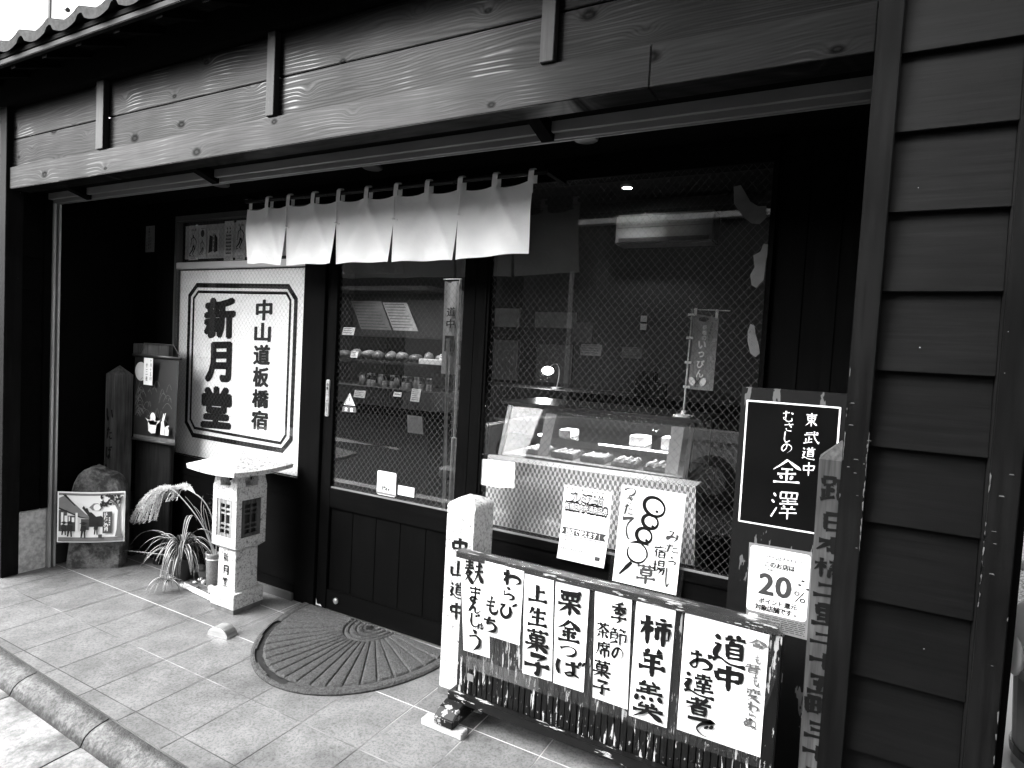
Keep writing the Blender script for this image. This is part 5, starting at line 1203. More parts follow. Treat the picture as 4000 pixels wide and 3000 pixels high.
tx = MB(); line(tx, '令和6年8月31日', -1.075, -.995, .687, .0125, f1, .005); line(tx, '令和7年1月31日まで', -.985, -.882, .685, .0125, f1, .005); line(tx, '¥500', -1.0, -.962, .792, .014, f1, 0)
line(tx, '板橋区内共通商品券取扱店', -1.083, -.965, .648, .0085, f1, 0)
tx.build('small_print', INK, VC)
CA = thing('calendar_sheet', 'white calendar sheet headed 10 taped inside the window edge beside the door', 'calendar', (-1.45, 2.583, .866))
MB().add([(-1.540, 2.5815, .992), (-1.356, 2.5815, .999), (-1.355, 2.5815, .876), (-1.418, 2.5815, .872), (-1.418, 2.5815, .866), (-1.541, 2.5815, .867)], [(0, 1, 2, 3, 4, 5)]).build('sheet', PAPER, CA)
tx = MB(); line(tx, '10', -1.532, -1.510, .978, .014, P(2.5808), 0)
for k in range(7): rect(tx, -1.533+.025*k, -1.527+.025*k, .957, .9585, P(2.5808))
rect(tx, -1.405, -1.398, .893, .895, P(2.5808)); rect(tx, -1.385, -1.38, .893, .895, P(2.5808)); tx.build('print', GREYINK, CA)
PY = thing('pay_sticker', 'white rounded sticker reading Pay on the sliding door glass', 'sticker', (-2.13, 2.585, .717))
def rr_(x0, x1, z0, z1, r_, n=5):
    out = []
    for cx_, cz_, a in ((x1-r_, z1-r_, 0), (x0+r_, z1-r_, 90), (x0+r_, z0+r_, 180), (x1-r_, z0+r_, 270)): out += ell(cx_, cz_, r_, r_, n, a, a+90)
    return out
m_ = MB(); poly(m_, rr_(-2.192, -2.064, .717, .846, .010), P(2.5855)); m_.build('sheet', PAPER, PY)
tx = MB(); poly(tx, [(-2.19, .720), (-2.066, .720), (-2.066, .732), (-2.19, .733)], P(2.5848)); tx.build('bottom_band', PRL, PY)
tx = MB(); 
for ch, u, v, w_, h_ in (('P', -2.146, .756, .015, .021), ('a', -2.128, .753, .013, .014), ('y', -2.110, .749, .014, .019)): put(tx, ch, u, v, w_*1.3, h_*1.3, P(2.5848), .03)
tx.build('lettering', INK, PY)
PC = thing('small_card', 'small blank white card with two tiny stamps, right of the Pay sticker', 'card', (-1.995, 2.585, .735)); m_ = MB(); rect(m_, -2.048, -1.942, .736, .786, P(2.5855)); m_.build('sheet', PAPER, PC)
tx = MB(); stroke(tx, [(-2.005, .742), (-1.985, .742), (-1.985, .756), (-2.005, .756), (-2.005, .742)], .0015, P(2.5848)); stroke(tx, [(-1.968, .756), (-1.953, .756), (-1.966, .744), (-1.953, .743)], .0018, P(2.5848)); tx.build('stamps', GREYINK, PC)
WS = thing('warning_sticker', 'caution sticker with an exclamation triangle on the sliding door glass', 'sticker', (-2.41, 2.585, 1.135)); m_ = MB(); f = P(2.5860)
poly(m_, [(-2.455, 1.178), (-2.372, 1.178), (-2.413, 1.246)], f); m_.build('triangle', PAPER2, WS)
m_ = MB(); f = P(2.5852); stroke(m_, [(-2.447, 1.183), (-2.380, 1.183), (-2.413, 1.237), (-2.447, 1.183)], .004, f); rect(m_, -2.4155, -2.4105, 1.198, 1.222, f); rect(m_, -2.4155, -2.4105, 1.189, 1.194, f); m_.build('exclamation_mark', INK, WS)
m_ = MB(); poly(m_, [(-2.468, 1.137), (-2.36, 1.142), (-2.366, 1.172), (-2.46, 1.170)], P(2.5858)); m_.build('caption_panel', PRM, WS)
m_ = MB()
for ch, u in (('注', -2.435), ('意', -2.395)): put(m_, ch, u, 1.154, .022, .021, P(2.5850), .03)
m_.build('caption', WHITEINK, WS)
# peeling white film shapes at the right of the window
LS = 'peeling pale window film shapes'
SHP = [([(-.452, 2.218), (-.425, 2.222), (-.405, 2.19), (-.385, 2.155), (-.355, 2.135), (-.325, 2.135), (-.322, 2.09), (-.345, 2.066), (-.375, 2.07), (-.41, 2.10), (-.445, 2.15)], 'pale film shape curved like a bean, topmost on the right of the big window'),
       ([(-.36, 1.945), (-.335, 1.96), (-.325, 1.99), (-.305, 1.985), (-.30, 1.96), (-.312, 1.93), (-.315, 1.85), (-.34, 1.82), (-.358, 1.83), (-.366, 1.87), (-.352, 1.90)], 'pale ragged film shape below the bean shaped one on the window'),
       ([(-.352, 1.68), (-.336, 1.672), (-.330, 1.64), (-.316, 1.60), (-.310, 1.565), (-.325, 1.55), (-.345, 1.565), (-.358, 1.61), (-.360, 1.65)], 'pale leaf shaped film patch above the black kanji board')]
for pts, lab in SHP:
    m_ = MB(); poly(m_, pts, P(2.5845)); o = m_.build('film_patch', plain('pale film', .075, .7, .3, 14)); tag(o, lab, 'window film', LS)

# ================================================================== RIGHT SIDE: kanji board, flyer, distance post
RB = B('kanji_board', -.326, .045, 2.300, 2.325, 0, 1.441, PANEL, bevel=.003); tag(RB, 'black wooden board with white kanji inside a white line frame, leaning right of the window', 'sign board')
m_ = MB(); rect(m_, -.300, -.017, .973, 1.389, P(2.2985)); m_.build('dark_face', BLKB, RB)
m_ = MB(); f = P(2.2975)
for pts in ([(-.3045, 1.394), (-.016, 1.394)], [(-.303, .968), (-.012, .968)], [(-.303, .966), (-.3045, 1.396)], [(-.015, .966), (-.0165, 1.396)]): stroke(m_, pts, .0055, f)
m_.build('white_frame', WHITEINK, RB)
tx = MB()
for ch, u, v, w_, h_ in [('東', -.098, 1.346, .035, .045), ('武', -.094, 1.287, .044, .040), ('道', -.099, 1.234, .038, .040), ('中', -.095, 1.180, .032, .044)]: put(tx, ch, u, v, w_, h_, P(2.2975), -.03, .14, .02)
tx.build('route_lettering', WHITEINK, RB); tx = MB()
for ch, u, v, w_, h_ in [('む', -.171, 1.351, .032, .036), ('さ', -.166, 1.316, .026, .026), ('し', -.168, 1.280, .017, .036), ('の', -.168, 1.242, .029, .029), ('金', -.161, 1.163, .083, .075), ('澤', -.161, 1.045, .078, .092)]:
    put(tx, ch, u, v, w_, h_, P(2.2975), -.03, .14, .02)
tx.build('lettering', WHITEINK, RB)
PF = thing('percent_flyer', 'grey edged flyer reading 20% in big digits on the black kanji board', 'flyer', (-.16, 2.296, .60))
m_ = MB(); poly(m_, [(-.264, .899), (-.065, .903), (-.058, .603), (-.256, .607)], P(2.2965)); m_.build('sheet', PRL, PF)
m_ = MB(); poly(m_, rr_(-.258, -.067, .662, .892, .012), P(2.2955)); m_.build('white_panel', PAPER, PF)
tx = MB(); f = P(2.2945)
put(tx, '2', -.1985, .765, .050, .076, f, .035); put(tx, '0', -.1445, .765, .052, .075, f, .035); put(tx, '%', -.092, .744, .036, .037, f, .0)
tx.build('big_digits', plain('digit grey', .03, .6, .1), PF)
tx = MB(); line(tx, 'このお店は', -.212, -.112, .835, .019, f, .035); tx.build('black_lettering', INK, PF); tx = MB(); line(tx, 'ポイント還元', -.220, -.098, .705, .019, f, .035); line(tx, '対象店舗です。', -.230, -.092, .681, .021, f, .035)
tx.build('black_lettering', INK, PF); tx = MB(); line(tx, '会員', -.20, -.18, .8165, .007, f, 0); line(tx, '加盟店の中小個店', -.20, -.13, .8165, .007, f, 0)
tx.build('black_lettering', INK, PF)
tx = MB(); line(tx, 'しょうれん', -.234, -.176, .862, .013, f, .012); line(tx, 'いたPay', -.176, -.120, .861, .015, f, .03); line(tx, 'まつり', -.118, -.088, .862, .012, f, .012)
line(tx, 'いたばしPay', -.20, -.11, .878, .007, f, 0)
for a, b in ((-.086, .80), (-.095, .785), (-.07, .775)): poly(tx, ell(a, b, .006, .004, 7)[:-1], f)
tx.build('grey_lettering', GREYINK, PF)
tx = MB()
rw = random.Random(3)
for k in range(7):
    z = .652-.0065*k; a = -.212
    while a < -.07:
        q = rw.uniform(.008, .03); rect(tx, a, min(a+q, -.068), z, z+.0026, P(2.2955)); a += q+.004
tx.build('fine_print', GREYINK, PF); m_ = MB(); poly(m_, rr_(-.25, -.219, .618, .652, .005), P(2.2955)); m_.build('blank_badge', PAPER, PF)
for k in range(4):
    pass
WD = MB(); x0, x1, y0, y1 = -.062, .055, 2.150, 2.262
WD.hexa([(x0+.012, y0, 0), (x1, y0, 0), (x1, y1, 0), (x0+.012, y1, 0)], [(x0, y0, 1.238), (x1, y0, 1.238), (x1, y1, 1.238), (x0, y1, 1.238)])
c = ((x0+x1)/2, (y0+y1)/2, 1.298); WD.add([(x0, y0, 1.2382), (x1, y0, 1.2382), (x1, y1, 1.2382), (x0, y1, 1.2382), c], [(0, 1, 4), (1, 2, 4), (2, 3, 4), (3, 0, 4)])
DP = WD.build('distance_post', darkwood('weathered cedar post', .06, .8, 'Z', .25, .1)); DP.rotation_euler = (0, 0, 0)
tag(DP, 'pale weathered wooden distance post with a column of black kanji, half behind the shop post', 'distance post')
tx = MB()
for ch, u, v, w_, h_ in [('距', -.004, 1.150, .088, .066), ('日', -.002, 1.047, .056, .05), ('本', -.003, .975, .09, .054), ('橋', -.002, .904, .094, .060), ('二', -.004, .832, .088, .034), ('里', -.003, .756, .086, .058), ('二', -.003, .679, .086, .026), ('十', -.001, .608, .086, .052), ('五', .0, .532, .086, .05), ('町', .0, .460, .086, .052), ('三', .0, .385, .086, .042), ('十', .0, .312, .086, .05), ('三', .0, .235, .086, .042), ('間', .0, .16, .086, .055)]:
    put(tx, ch, u, v, w_, h_, P(2.1485), .05, .10, .015)
tx.build('lettering', INK, DP)

# ================================================================== SHOP INTERIOR (seen through the glass)
CN = thing('cloth_covered_shelf', 'low shelf draped in arrow feather patterned cloth just inside the big window', 'draped shelf', (-1.1, 2.85, 0))
m_ = MB()
def dr(a, b):
    x = -1.69+1.13*a; z = .955+.014*a-(.955)*b*.92; return (x+.05*b*a*a, 2.80-.02*b+.010*math.sin(9*x)*b, z)
m_.sheet(dr, 40, 14); m_.sheet(lambda a, b: (-1.69+1.13*a, 2.80+.13*b, .955+.014*a), 12, 2); m_.sheet(lambda a, b: (-.56+.05*b+.0*a, 2.80-.02*b+.14*a, .969-.87*b*(1-.15*a)), 8, 10)
m_.build('cloth', CLOTH, CN); B('shelf_box', -1.66, -.58, 2.835, 2.925, .002, .935, BLACK, CN)
SC2 = thing('display_case', 'lit glass display counter holding trays of sweets inside the big window', 'display case', (-1.14, 3.2, 0))
B('counter', -1.72, -.62, 2.95, 3.55, .002, .93, CASE, SC2, .004); B('top', -1.70, -.60, 3.03, 3.52, 1.228, 1.246, CASE, SC2, .002)
for a in (-1.66, -.655): MB().hexa([(a, 2.945, .931), (a+.022, 2.945, .931), (a+.022, 2.967, .931), (a, 2.967, .931)], [(a, 3.04, 1.2275), (a+.022, 3.04, 1.2275), (a+.022, 3.062, 1.2275), (a, 3.062, 1.2275)]).build('corner_frame', CASE, SC2)
B('corner_frame', -.66, -.64, 3.50, 3.52, .931, 1.2275, CASE, SC2); B('front_rail', -1.637, -.656, 2.948, 2.962, .931, .955, STEEL, SC2)
MB().hexa([(-1.637, 2.951, .9555), (-.656, 2.951, .9555), (-.656, 2.956, .9555), (-1.637, 2.956, .9555)], [(-1.637, 3.045, 1.2275), (-.656, 3.045, 1.2275), (-.656, 3.05, 1.2275), (-1.637, 3.05, 1.2275)]).build('front_glass', glassmat('case glass', 0, .85, f0=.022), SC2); B('end_glass', -.648, -.643, 2.968, 3.499, .931, 1.2275, GLASS, SC2)
B('back_panel', -1.66, -.661, 3.505, 3.52, .931, 1.2275, PALEP, SC2); B('inner_deck', -1.64, -.665, 2.97, 3.50, .9305, .965, PALEP, SC2)
B('glass_shelf', -1.63, -.67, 3.05, 3.48, 1.07, 1.076, GLASS, SC2)
B('light_tube', -1.55, -.72, 3.09, 3.102, 1.2225, 1.2275, LAMPON, SC2)
la = bpy.data.lights.new('case_light', 'AREA'); la.shape = 'RECTANGLE'; la.size = .9; la.size_y = .03; la.energy = 1.6
lo_ = bpy.data.objects.new('case_light', la); COL.objects.link(lo_); lo_.location = (-1.14, 3.1, 1.20); lo_.rotation_euler = (R(-20), 0, 0)
B('shelf_light', -1.12, -.70, 3.056, 3.064, 1.0605, 1.0695, emis('shelf strip', 1.0, 1.6), SC2)  # glowing strip added to imitate the glare streak across the case glass
rx_ = random.Random(12)
for k in range(5):
    a = -1.55+.17*k; o = B('sweets_tray', a, a+.13, 3.03, 3.2, .9655, .985+.02*rx_.random(), STEEL if k % 2 else PRL, bevel=.003); tag(o, ['tray of dark bean sweets', 'steel tray of pale dumplings', 'tray of grey sweets', 'steel tray of dark jelly', 'tray of pale cakes'][k]+' low in the lit display case', 'tray', 'sweets trays in the display case')
    sw_ = MB()
    for i in range(3):
        for j in range(4): sw_.blob((a+.025+.04*i, 3.05+.04*j, o.location.z+.03), (.016, .016, .012), i+j+k, sub=1)
    sw_.build('sweets', SWEET, o)
for k, (a, b, z0, z1, lab) in enumerate([(-.965, -.88, 1.077, 1.125, 'bright white box of sweets on the display case shelf'), (-.80, -.735, 1.077, 1.135, 'taller white box of sweets near the right end of the case'), (-1.36, -1.29, 1.077, 1.115, 'white box of sweets at the left of the case shelf')]):
    o = B('sweets_box', a, b, 3.08, 3.2, z0, z1, PAPER, bevel=.003); tag(o, lab, 'box', 'white boxes in the display case')
for k, a in enumerate((-1.42, -.74)):
    o = MB().hexa([(a, 2.952, .98), (a+.06, 2.952, .98), (a+.06, 2.954, .98), (a, 2.954, .98)], [(a, 3.03, 1.20), (a+.06, 3.03, 1.20), (a+.06, 3.032, 1.20), (a, 3.032, 1.20)]).build('price_card', PRL); tag(o, ['tall price card on the left of the case front glass', 'tall price card on the right of the case front glass'][k], 'card', 'price cards on the display case')
FG = thing('mini_banner', 'small grey banner with pale lettering on a white pole, on the display case', 'banner', (-.70, 3.1, 1.246))
MB().tube([(-.704, 3.1, 1.247), (-.692, 3.1, 1.79)], .0055, 8).build('pole', PAPER2, FG, smooth=True); MB().tube([(-.70, 3.1, 1.777), (-.517, 3.1, 1.772)], .003, 6).build('crossbar', PAPER2, FG)
MB().lathe([(.05, 0), (.05, .008), (.012, .014), (.010, .03)], (-.704, 3.1, 1.2465), 18).build('foot', PAPER, FG)
MB().sheet(lambda a, b: (-.688+.122*a-.003*b, 3.098+.006*math.sin(3*a+2*b), 1.757-.372*b-.02*a*(1-b)-.0*a), 6, 14).build('cloth', FLAG, FG)
for (a, b_, c_, d_) in ((-.682, -.668, 1.745, 1.783), (-.582, -.568, 1.735, 1.776), (-.712, -.682, 1.745, 1.755), (-.712, -.68, 1.63, 1.642), (-.712, -.68, 1.51, 1.522), (-.712, -.68, 1.39, 1.402)): B('loop', a, b_, 3.088, 3.091, c_, d_, PAPER2, FG)
tx = MB(); f = P(3.087)
for i, ch in enumerate('いっぴん'): put(tx, ch, -.634-.001*i, 1.605-.047*i, .036 if ch != 'っ' else .028, .038 if ch != 'っ' else .028, f, .035)
for i, ch in enumerate('板橋の'): put(tx, ch, -.627, 1.69-.026*i, .02, .022, f, .02)
for sx in (-1, 1): poly(tx, ell(-.645+sx*.026, 1.425, .014, .022, 14, rot=-sx*25)[:-1], f)
tx.build('lettering', plain('pale flag print', .85, .8), FG); tx = MB()
poly(tx, ell(-.634, 1.728, .024, .012, 14)[:-1], f); 
for i, ch in enumerate('逸品を味わう'): put(tx, ch, -.592-.003*i, 1.71-.016*i, .011, .013, f, .01)
for sx in (-1, 1): stroke(tx, [(-.645+sx*.018, 1.407), (-.645-sx*.01, 1.435), (-.645-sx*.012, 1.455)], .003, f)
stroke(tx, [(-.652, 1.40), (-.638, 1.40), (-.638, 1.415), (-.652, 1.415), (-.652, 1.40)], .002, f)
tx.build('dark_lettering', PRD, FG)
# back counter and what stands on it
BC = B('back_counter', -3.0, .0, 4.55, 5.05, .002, 1.235, INNER, bevel=.004); tag(BC, 'long dark back counter behind the display case', 'counter')
def flat(name, a, b, z0, z1, y, mat, lab, cat, grp=None, lines=0, tilt=0):
    o = MB().hexa([(a, y, z0), (b, y, z0), (b, y+.004, z0), (a, y+.004, z0)], [(a+tilt, y+.02, z1), (b+tilt, y+.02, z1), (b+tilt, y+.024, z1), (a+tilt, y+.024, z1)]).build(name, mat); tag(o, lab, cat, grp)
    if lines:
        m_ = MB(); rr0 = random.Random(int(a*1000))
        for k in range(lines):
            q = (k+.7)/(lines+.6); z = z1+(z0-z1)*q; yy = y+.02*(1-q)-.0012; 
            m_.add([(a+.01+tilt*(1-q), yy, z), (a+(b-a)*rr0.uniform(.6, .95)+tilt*(1-q), yy, z), (a+(b-a)*.9*1.0-.01+tilt*(1-q), yy, z+(z1-z0)*.22/lines), (a+.01+tilt*(1-q), yy, z+(z1-z0)*.22/lines)], [(0, 1, 2, 3)])
        m_.build('print', GREYINK, o)
    return o
flat('framed_notice', -2.045, -1.852, 1.53, 1.626, 4.98, PALEP, 'framed notice with a dark picture half, on the wall over the back counter', 'notice', None, 4)
flat('framed_notice', -1.674, -1.497, 1.525, 1.618, 4.98, plain('dim notice', .07, .8), 'dimmer framed notice right of the one with a picture', 'notice', None, 4)
flat('wall_poster', -2.145, -1.95, 1.64, 1.815, 5.0, plain('dim poster', .035, .8), 'dark square poster above the framed notice on the back wall', 'poster')
for k, (a, c_) in enumerate(((-1.684, 1.83), (-1.684, 1.758))): 
    o = B('wall_switch', a, a+.06, 5.485, 5.499, c_+.03, c_+.085, plain('switch plate', .3, .6), None); tag(o, ['upper pale switch plate on the back wall', 'lower pale switch plate on the back wall'][k], 'switch plate')
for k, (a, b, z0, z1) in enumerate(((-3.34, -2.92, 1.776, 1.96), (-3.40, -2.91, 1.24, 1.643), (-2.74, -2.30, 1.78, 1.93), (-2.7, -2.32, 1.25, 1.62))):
    o = B('paper_screen', a, b, 5.47, 5.495, z0, z1, plain('dim screen paper %d' % k, (.16, .10, .07, .05)[k], .9)); tag(o, ['upper left pale paper screen panel on the back wall', 'lower left paper screen panel above the counter', 'upper dim paper screen panel right of the brightest one', 'lower dim paper screen panel right of the left pair'][k], 'screen panel', 'paper screens on the back wall')  # pale panels standing in for the opposite building's reflection in the glass
AC = B('air_conditioner', -1.90, -1.05, 5.28, 5.495, 2.52, 2.78, ACW, bevel=.015); tag(AC, 'pale wall air conditioner high on the back wall', 'air conditioner')
B('louvre', -1.86, -1.09, 5.26, 5.279, 2.535, 2.57, CASE, AC); B('front_seam', -1.88, -1.07, 5.277, 5.2795, 2.66, 2.664, CASE, AC)
TL = thing('desk_lamp', 'lit desk lamp with an oval shade on the back counter', 'lamp', (-2.17, 4.7, 1.236))
MB().lathe([(.05, 0), (.05, .012), (.01, .016)], (-2.14, 4.75, 1.2365), 16).build('foot', METAL, TL); MB().tube(bez([(-2.14, 4.75, 1.25), (-2.10, 4.75, 1.42), (-2.12, 4.72, 1.49), (-2.19, 4.7, 1.42)]), .006, 6).build('arm', DPLAST, TL)
MB().blob((-2.20, 4.68, 1.385), (.055, .04, .035), 1, rough=.03).build('shade', LAMPON, TL, smooth=True)
pl_ = bpy.data.lights.new('lamp_light', 'POINT'); pl_.energy = 1.5; pl_.shadow_soft_size = .05; q = bpy.data.objects.new('lamp_light', pl_); COL.objects.link(q); q.location = (-2.20, 4.62, 1.34)
PBG = B('gift_bag', -1.44, -1.28, 4.62, 4.72, 1.2365, 1.43, plain('dull bag', .09, .7), bevel=.01); tag(PBG, 'dull paper gift bag standing at the right of the back counter', 'bag')
o = B('gift_box', -1.30, -1.20, 4.60, 4.70, 1.2365, 1.35, plain('pale box', .22, .7), bevel=.004); tag(o, 'small pale box beside the gift bag on the back counter', 'box')
# lit ceiling downlight
CL = thing('ceiling_downlight', 'small lit recessed ceiling light inside the shop', 'downlight', (-1.72, 5.0, 2.93)); MB().lathe([(.04, 0), (.05, .0), (.055, .02)], (-1.72, 5.0, 2.93), 20).build('ring', ALU, CL); MB().lathe([(.001, .0), (.037, .0)], (-1.72, 5.0, 2.929), 20).build('lens', LAMPW, CL)
sp_ = bpy.data.lights.new('ceiling_light', 'SPOT'); sp_.energy = 3; sp_.spot_size = R(110); sp_.spot_blend = .6; sp_.shadow_soft_size = .04; q = bpy.data.objects.new('ceiling_light', sp_); COL.objects.link(q); q.location = (-1.72, 4.98, 2.91)
for k, (lx, ly) in enumerate(((-3.75, 3.6), (-3.15, 3.6))):
    c_ = thing('ceiling_downlight', ['lit ceiling light over the left end of the goods table', 'lit ceiling light over the right end of the goods table'][k], 'downlight', (lx, ly, 2.93))
    MB().lathe([(.03, 0), (.04, .0), (.045, .02)], (lx, ly, 2.93), 18).build('ring', ALU, c_); MB().lathe([(.001, .0), (.028, .0)], (lx, ly, 2.929), 18).build('lens', LAMPW, c_)
    sp2 = bpy.data.lights.new('goods_light', 'SPOT'); sp2.energy = 16; sp2.spot_size = R(75); sp2.spot_blend = .5; sp2.shadow_soft_size = .03; q = bpy.data.objects.new('goods_light', sp2); COL.objects.link(q); q.location = (lx, ly, 2.91); q.rotation_euler = (R(12), 0, 0)
# left part of the shop: shelves with goods
SHF = thing('goods_shelf', 'dark shelf unit with sloping trays and jars behind the sliding door glass', 'shelf', (-3.4, 4.2, 0))
B('table', -4.2, -2.84, 3.96, 4.5, 1.02, 1.17, INNER, SHF, .004); B('base', -4.2, -2.9, 4.0, 4.5, .002, 1.019, BLACK, SHF); B('upper_shelf', -4.3, -2.80, 4.15, 4.5, 1.36, 1.385, INNER, SHF); B('top_shelf', -4.3, -2.75, 4.35, 4.6, 1.60, 1.66, INNER, SHF); B('edge_strip', -3.9, -3.1, 3.955, 3.9595, 1.172, 1.180, STEEL, SHF)
B('back', -4.3, -2.75, 4.61, 4.63, 1.0, 2.2, INNER, SHF)
JM = glassmat('jar glass', 0, .8)
for k in range(12):
    jx = -3.62+.062*k; o = MB().lathe([(.022, 0), (.025, .004), (.025, .075), (.019, .085), (.019, .095)], (jx, 4.02+.02*(k % 2), 1.1705), 14).build('jar', JM if k % 3 else STEEL, None, smooth=True)
    tag(o, 'small glass jar with a dark lid in the row on the goods table' if k % 3 else 'small steel tin in the row of jars on the goods table', 'jar' if k % 3 else 'tin', 'jars on the goods table' if k % 3 else 'tins on the goods table')
    MB().lathe([(.021, .0955), (.021, .108)], (jx, 4.02+.02*(k % 2), 1.1705), 14).build('lid', STEEL if k % 2 else CASE, o)
    if k % 3: MB().lathe([(.021, .004), (.021, .055)], (jx, 4.02+.02*(k % 2), 1.1705), 12).build('contents', SWEET, o)
for k in range(9):
    gx = -4.05+.135*k; o = MB().blob((gx, 4.25, 1.43), (.055, .06, .045), k, rough=.25).build('wrapped_sweets', plain('wrapped sweets %d' % k, .10+.05*(k % 3), .4, .5, 30), None, smooth=True); tag(o, 'cellophane bag of sweets on the upper goods shelf', 'sweets bag', 'bags of sweets on the upper shelf')
for a, b, z0, z1, y, lab, n in ((-3.64, -3.52, 1.075, 1.155, 3.945, 'handwritten price tag hanging left on the goods table edge', 5), (-3.045, -2.957, 1.09, 1.19, 3.945, 'tall handwritten price tag hanging right on the goods table edge', 6), (-3.22, -3.14, 1.115, 1.165, 3.945, 'small price tag near the middle of the goods table edge', 2), (-3.87, -3.79, 1.40, 1.455, 4.13, 'price tag at the left end of the upper goods shelf', 3), (-2.92, -2.83, 1.41, 1.475, 4.13, 'price tag at the right end of the upper goods shelf', 3), (-4.30, -4.18, 1.62, 1.72, 4.3, 'price tag at the left end of the top goods shelf', 3), (-4.14, -4.0, 1.60, 1.67, 4.3, 'wide price tag on the top goods shelf', 3)):
    flat('price_tag', a, b, z0, z1, y, plain('tag paper '+lab[:9], .7, .8, .1), lab, 'price tag', 'price tags on the goods shelves', n)
o = B('sweets_basket', -3.06, -2.82, 4.05, 4.14, 1.386, 1.43, PAPER, bevel=.004); tag(o, 'bright white tray of wrapped sweets at the right end of the upper shelf', 'tray')
for a, b, c_, d_, mt, lab in ((-4.09, -3.72, 1.66, 1.93, .10, 'leaning grey menu board on the left of the top shelf'), (-3.70, -3.42, 1.665, 1.92, .22, 'leaning pale menu board on the right of the top shelf')):
    flat('menu_board', a, b, c_, d_, 4.5, plain('menu board %.2f' % mt, mt, .7), lab, 'menu board', None, 9, -.16)
NBN = thing('nobori_banner', 'tall white banner with black kanji on a white pole inside the door', 'banner', (-2.66, 3.9, .6))
MB().sheet(lambda a, b: (-2.735+.14*a, 3.9+.01*math.sin(5*a+2*b), 2.03-.70*b), 6, 12).build('cloth', plain('banner cloth', .30, .8, .1), NBN)
MB().tube([(-2.595, 3.905, 2.05), (-2.583, 3.905, .85)], .008, 8).build('pole', emis('sunlit pole', 1, .0) if False else PAPER, NBN); MB().tube([(-2.75, 3.905, 2.045), (-2.585, 3.905, 2.045)], .005, 6).build('crossbar', PAPER2, NBN)
MB().lathe([(.12, 0), (.12, .03), (.02, .05), (.02, .85)], (-2.583, 3.905, .002), 16).build('stand', PAPER2, NBN)
tx = MB()
for ch, v in (('道', 1.80), ('中', 1.71)): put(tx, ch, -2.655, v, .075, .07, P(3.886), .03, .1)
rect(tx, -2.70, -2.615, 1.50, 1.62, P(3.886)); tx.build('lettering', INK, NBN)
BM = MB(); BM.tube([(-2.405, 3.5, 1.59), (-2.36, 3.5, .002)], .011, 8)
for k in range(6): q = k/6; BM.tube([(-2.405+.045*q, 3.5, 1.588-1.58*q), (-2.404+.045*q, 3.5, 1.575-1.58*q)], .0135, 8)
o = BM.build('bamboo_pole', BAMB); tag(o, 'pale bamboo pole standing inside the door beside the banner', 'pole')
o = flat('leaflet_bundle', -3.05, -2.90, .84, .975, 3.94, plain('leaflet', .22, .8), 'pair of slanting leaflets below the tall price tag', 'leaflet', None, 0, -.03)

# ================================================================== OUTSIDE ON THE RIGHT
BN = thing('waste_bin', 'grey plastic bin with a dark band, holding a full white bag, right of the building', 'bin', (.86, 3.1, -.125))
MB().lathe([(.175, 0), (.20, .48), (.21, .49), (.21, .52), (.20, .52)], (.862, 3.1, -.124), 32).build('body', PLAST, BN, smooth=False)
MB().lathe([(.1875, .17), (.192, .172), (.1945, .205), (.190, .207)], (.862, 3.1, -.124), 32).build('band', DPLAST, BN)
m_ = MB(); m_.blob((.83, 3.08, .55), (.20, .19, .19), 4, rough=.16, sub=4); o = m_.build('plastic_bag', WBAG, None, smooth=True); tag(o, 'bulging white plastic bag sitting in the grey bin', 'bag')
m_ = MB(); m_.blob((.655, 3.05, .46), (.03, .05, .07), 7, rough=.3, sub=3); m_.build('bag_flap', WBAG, o, smooth=True)
m_ = MB(); m_.tube([(.55, 3.2, .775), (1.4, 3.2, .70)], .022, 12); m_.tube([(.60, 3.2, .76), (.60, 3.2, -.12)], .022, 12); m_.tube([(1.4, 3.2, .70), (1.4, 3.2, -.12)], .022, 12)
o = m_.build('guard_rail', plain('white painted pipe', .7, .4, .1), smooth=True); tag(o, 'white pipe guard rail just visible past the end of the building', 'rail')
# house across the street: mirrored in the glass, its height and length shaped to block light
OH = thing('facing_house', 'two storey house across the street with a pale sign band, mirrored in the glass', 'house', (-2, -6.5, -.125))
OHW = plain('facing plaster', .016, .8, .3, 2); B('wall', -6, 12, -10, -6.2, -.125, 8.6, OHW, OH); B('sign_band', -5.5, 6, -6.19, -6.0, 4.05, 4.6, plain('pale band', .55, .6), OH); B('roof', -6.5, 12.5, -10.2, -5.7, 8.61, 8.9, TILEROOF, OH)
for k in range(5): B('shutter', -5.6+3.2*k, -3.4+3.2*k, -6.19, -6.12, .1, 2.5, plain('shutter %d' % k, .01+.02*(k % 3), .5), OH)
for k in range(5): B('upper_window', -5.2+3.0*k, -3.8+3.0*k, -6.19, -6.15, 5.6, 7.0, plain('upper window %d' % k, .02, .2), OH)
LH = thing('shuttered_row', 'long low row of shuttered shops down the street, mirrored in the door glass', 'shop row', (-14, -6.5, -.125))  # low row added to keep sky and sun out of the glass reflections
B('wall', -24, -6.6, -9, -6.3, -.125, 4.1, plain('row plaster', .012, .8, .3, 2), LH); B('roof', -24.5, -6.55, -9.4, -5.9, 4.11, 4.5, TILEROOF, LH)
for k in range(6): B('shutter', -23+2.8*k, -20.8+2.8*k, -6.29, -6.2, .1, 2.6, plain('row shutter %d' % k, .02+.16*(k % 2), .5), LH)
B('awning', -16, -8, -6.28, -5.6, 2.75, 2.85, plain('awning', .22, .8), LH)
SPO = MB(); SPO.tube([(-4.43, -1.5, -.12), (-4.43, -1.5, 2.27)], .04, 10); SPO.tube([(-4.43, -1.5, 2.22), (-4.43, -2.05, 2.22)], .012, 8); SPO.lathe([(.17, 0), (.17, .1), (.05, .13)], (-4.43, -1.5, -.12), 16)
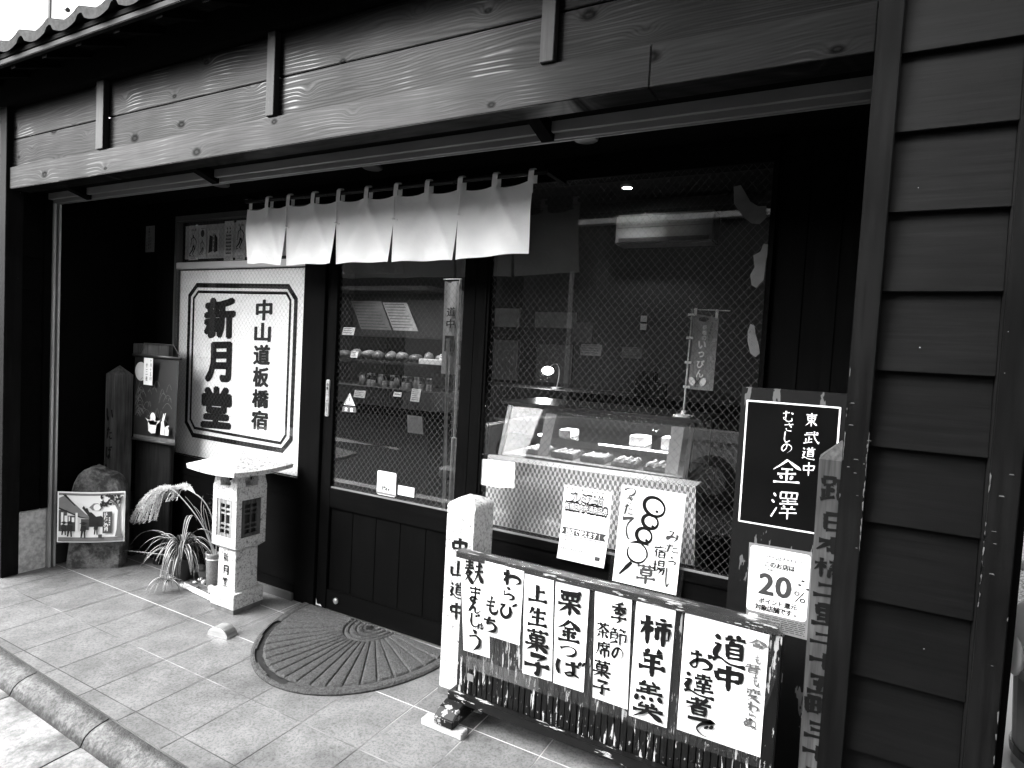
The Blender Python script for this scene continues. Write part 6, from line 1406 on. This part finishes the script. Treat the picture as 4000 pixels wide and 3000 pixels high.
o = SPO.build('banner_pole', PAPER2, smooth=False); tag(o, 'white banner pole on the far side of the street, mirrored in the door glass', 'pole')
for k, xx in enumerate((-4.9, .6, 3.9)): MB().tube([(xx, -6.12, 0), (xx, -6.12, 8.4)], .05, 8).build('downpipe', plain('pale pipe %d' % k, .3, .5), OH)
# parked car across the street, seen only as reflections in the glass
CR = thing('parked_car', 'pale compact car parked across the street, mirrored in the big shop window', 'car', (-2.6, -3.0, -.12))
prof = [(-4.5, .22), (-4.55, .42), (-4.45, .62), (-3.75, .80), (-3.1, .86), (-1.0, .88), (-.62, .80), (-.58, .40), (-.65, .22)]
cabp = [(-3.55, .82), (-2.95, 1.28), (-2.6, 1.38), (-1.5, 1.40), (-1.05, 1.30), (-.78, .85)]
def loft(pf, ya, yb, tum, nm, mat):
    m_ = MB(); n = len(pf); zlo = min(z for _, z in pf); zhi = max(z for _, z in pf)
    for (yy, sg, ins_) in ((yb, -1, 0), (yb, -1, 0), (ya, 1, 0), (ya, 1, 0)): pass
    rows = []
    for t in (0, .04, .5, .96, 1):
        y = ya+(yb-ya)*t; c_ = .06 if t in (0, 1) else 0
        rows.append([((x-cxm)*(1-c_)+cxm, y+(tum*(z-zlo)/(zhi-zlo))*(1-2*t), z-.0-(c_*.25 if z > zlo+.1 else 0)) for x, z in pf])
    b = 0
    for r_ in rows: m_.v += [(x, y, z-.12) for x, y, z in r_]
    for i in range(len(rows)-1):
        for j in range(n): m_.f.append([i*n+j, i*n+(j+1) % n, (i+1)*n+(j+1) % n, (i+1)*n+j]); m_.m.append(0)
    m_.f.append(list(range(n))[::-1]); m_.f.append([(len(rows)-1)*n+j for j in range(n)]); m_.m += [0, 0]
    return m_.build(nm, mat, CR)
cxm = -2.55
CARP = plain('pale car paint', .7, .25, .05, 3); loft(prof, -3.75, -2.15, .04, 'body', CARP); loft(cabp, -3.65, -2.25, .12, 'cabin', plain('car glass', .01, .1))
for wx in (-3.85, -1.3):
    for wy in (-2.2, -3.7):
        t_ = MB().tube([(wx, wy-.08, .18), (wx, wy+.08, .18)], .29, 24).build('wheel', DPLAST, CR); MB().tube([(wx, wy-.085, .18), (wx, wy+.085, .18)], .17, 16).build('rim', METAL, t_)
B('belt_trim', -4.2, -.8, -2.135, -2.125, .60, .63, METAL, CR); B('headlight', -4.50, -4.25, -2.6, -2.2, .40, .50, PAPER2, CR)
# roof aerial showing as a thin dark rod against the sky
AE = MB(); AE.tube([(-8.78, 4.0, 4.2), (-8.775, 4.0, 6.6)], .022, 6); AE.tube([(-8.52, 4.0, 5.345), (-8.37, 4.0, 5.26)], .03, 6); AE.tube([(-8.775, 4.0, 5.9), (-8.45, 4.0, 5.30)], .004, 4)
o = AE.build('roof_aerial', DPLAST); tag(o, 'thin dark aerial mast with a short bar against the white sky above the tiles', 'aerial')

b_ = bpy.data.scenes.get('glyph bench')
if b_: bpy.data.scenes.remove(b_)
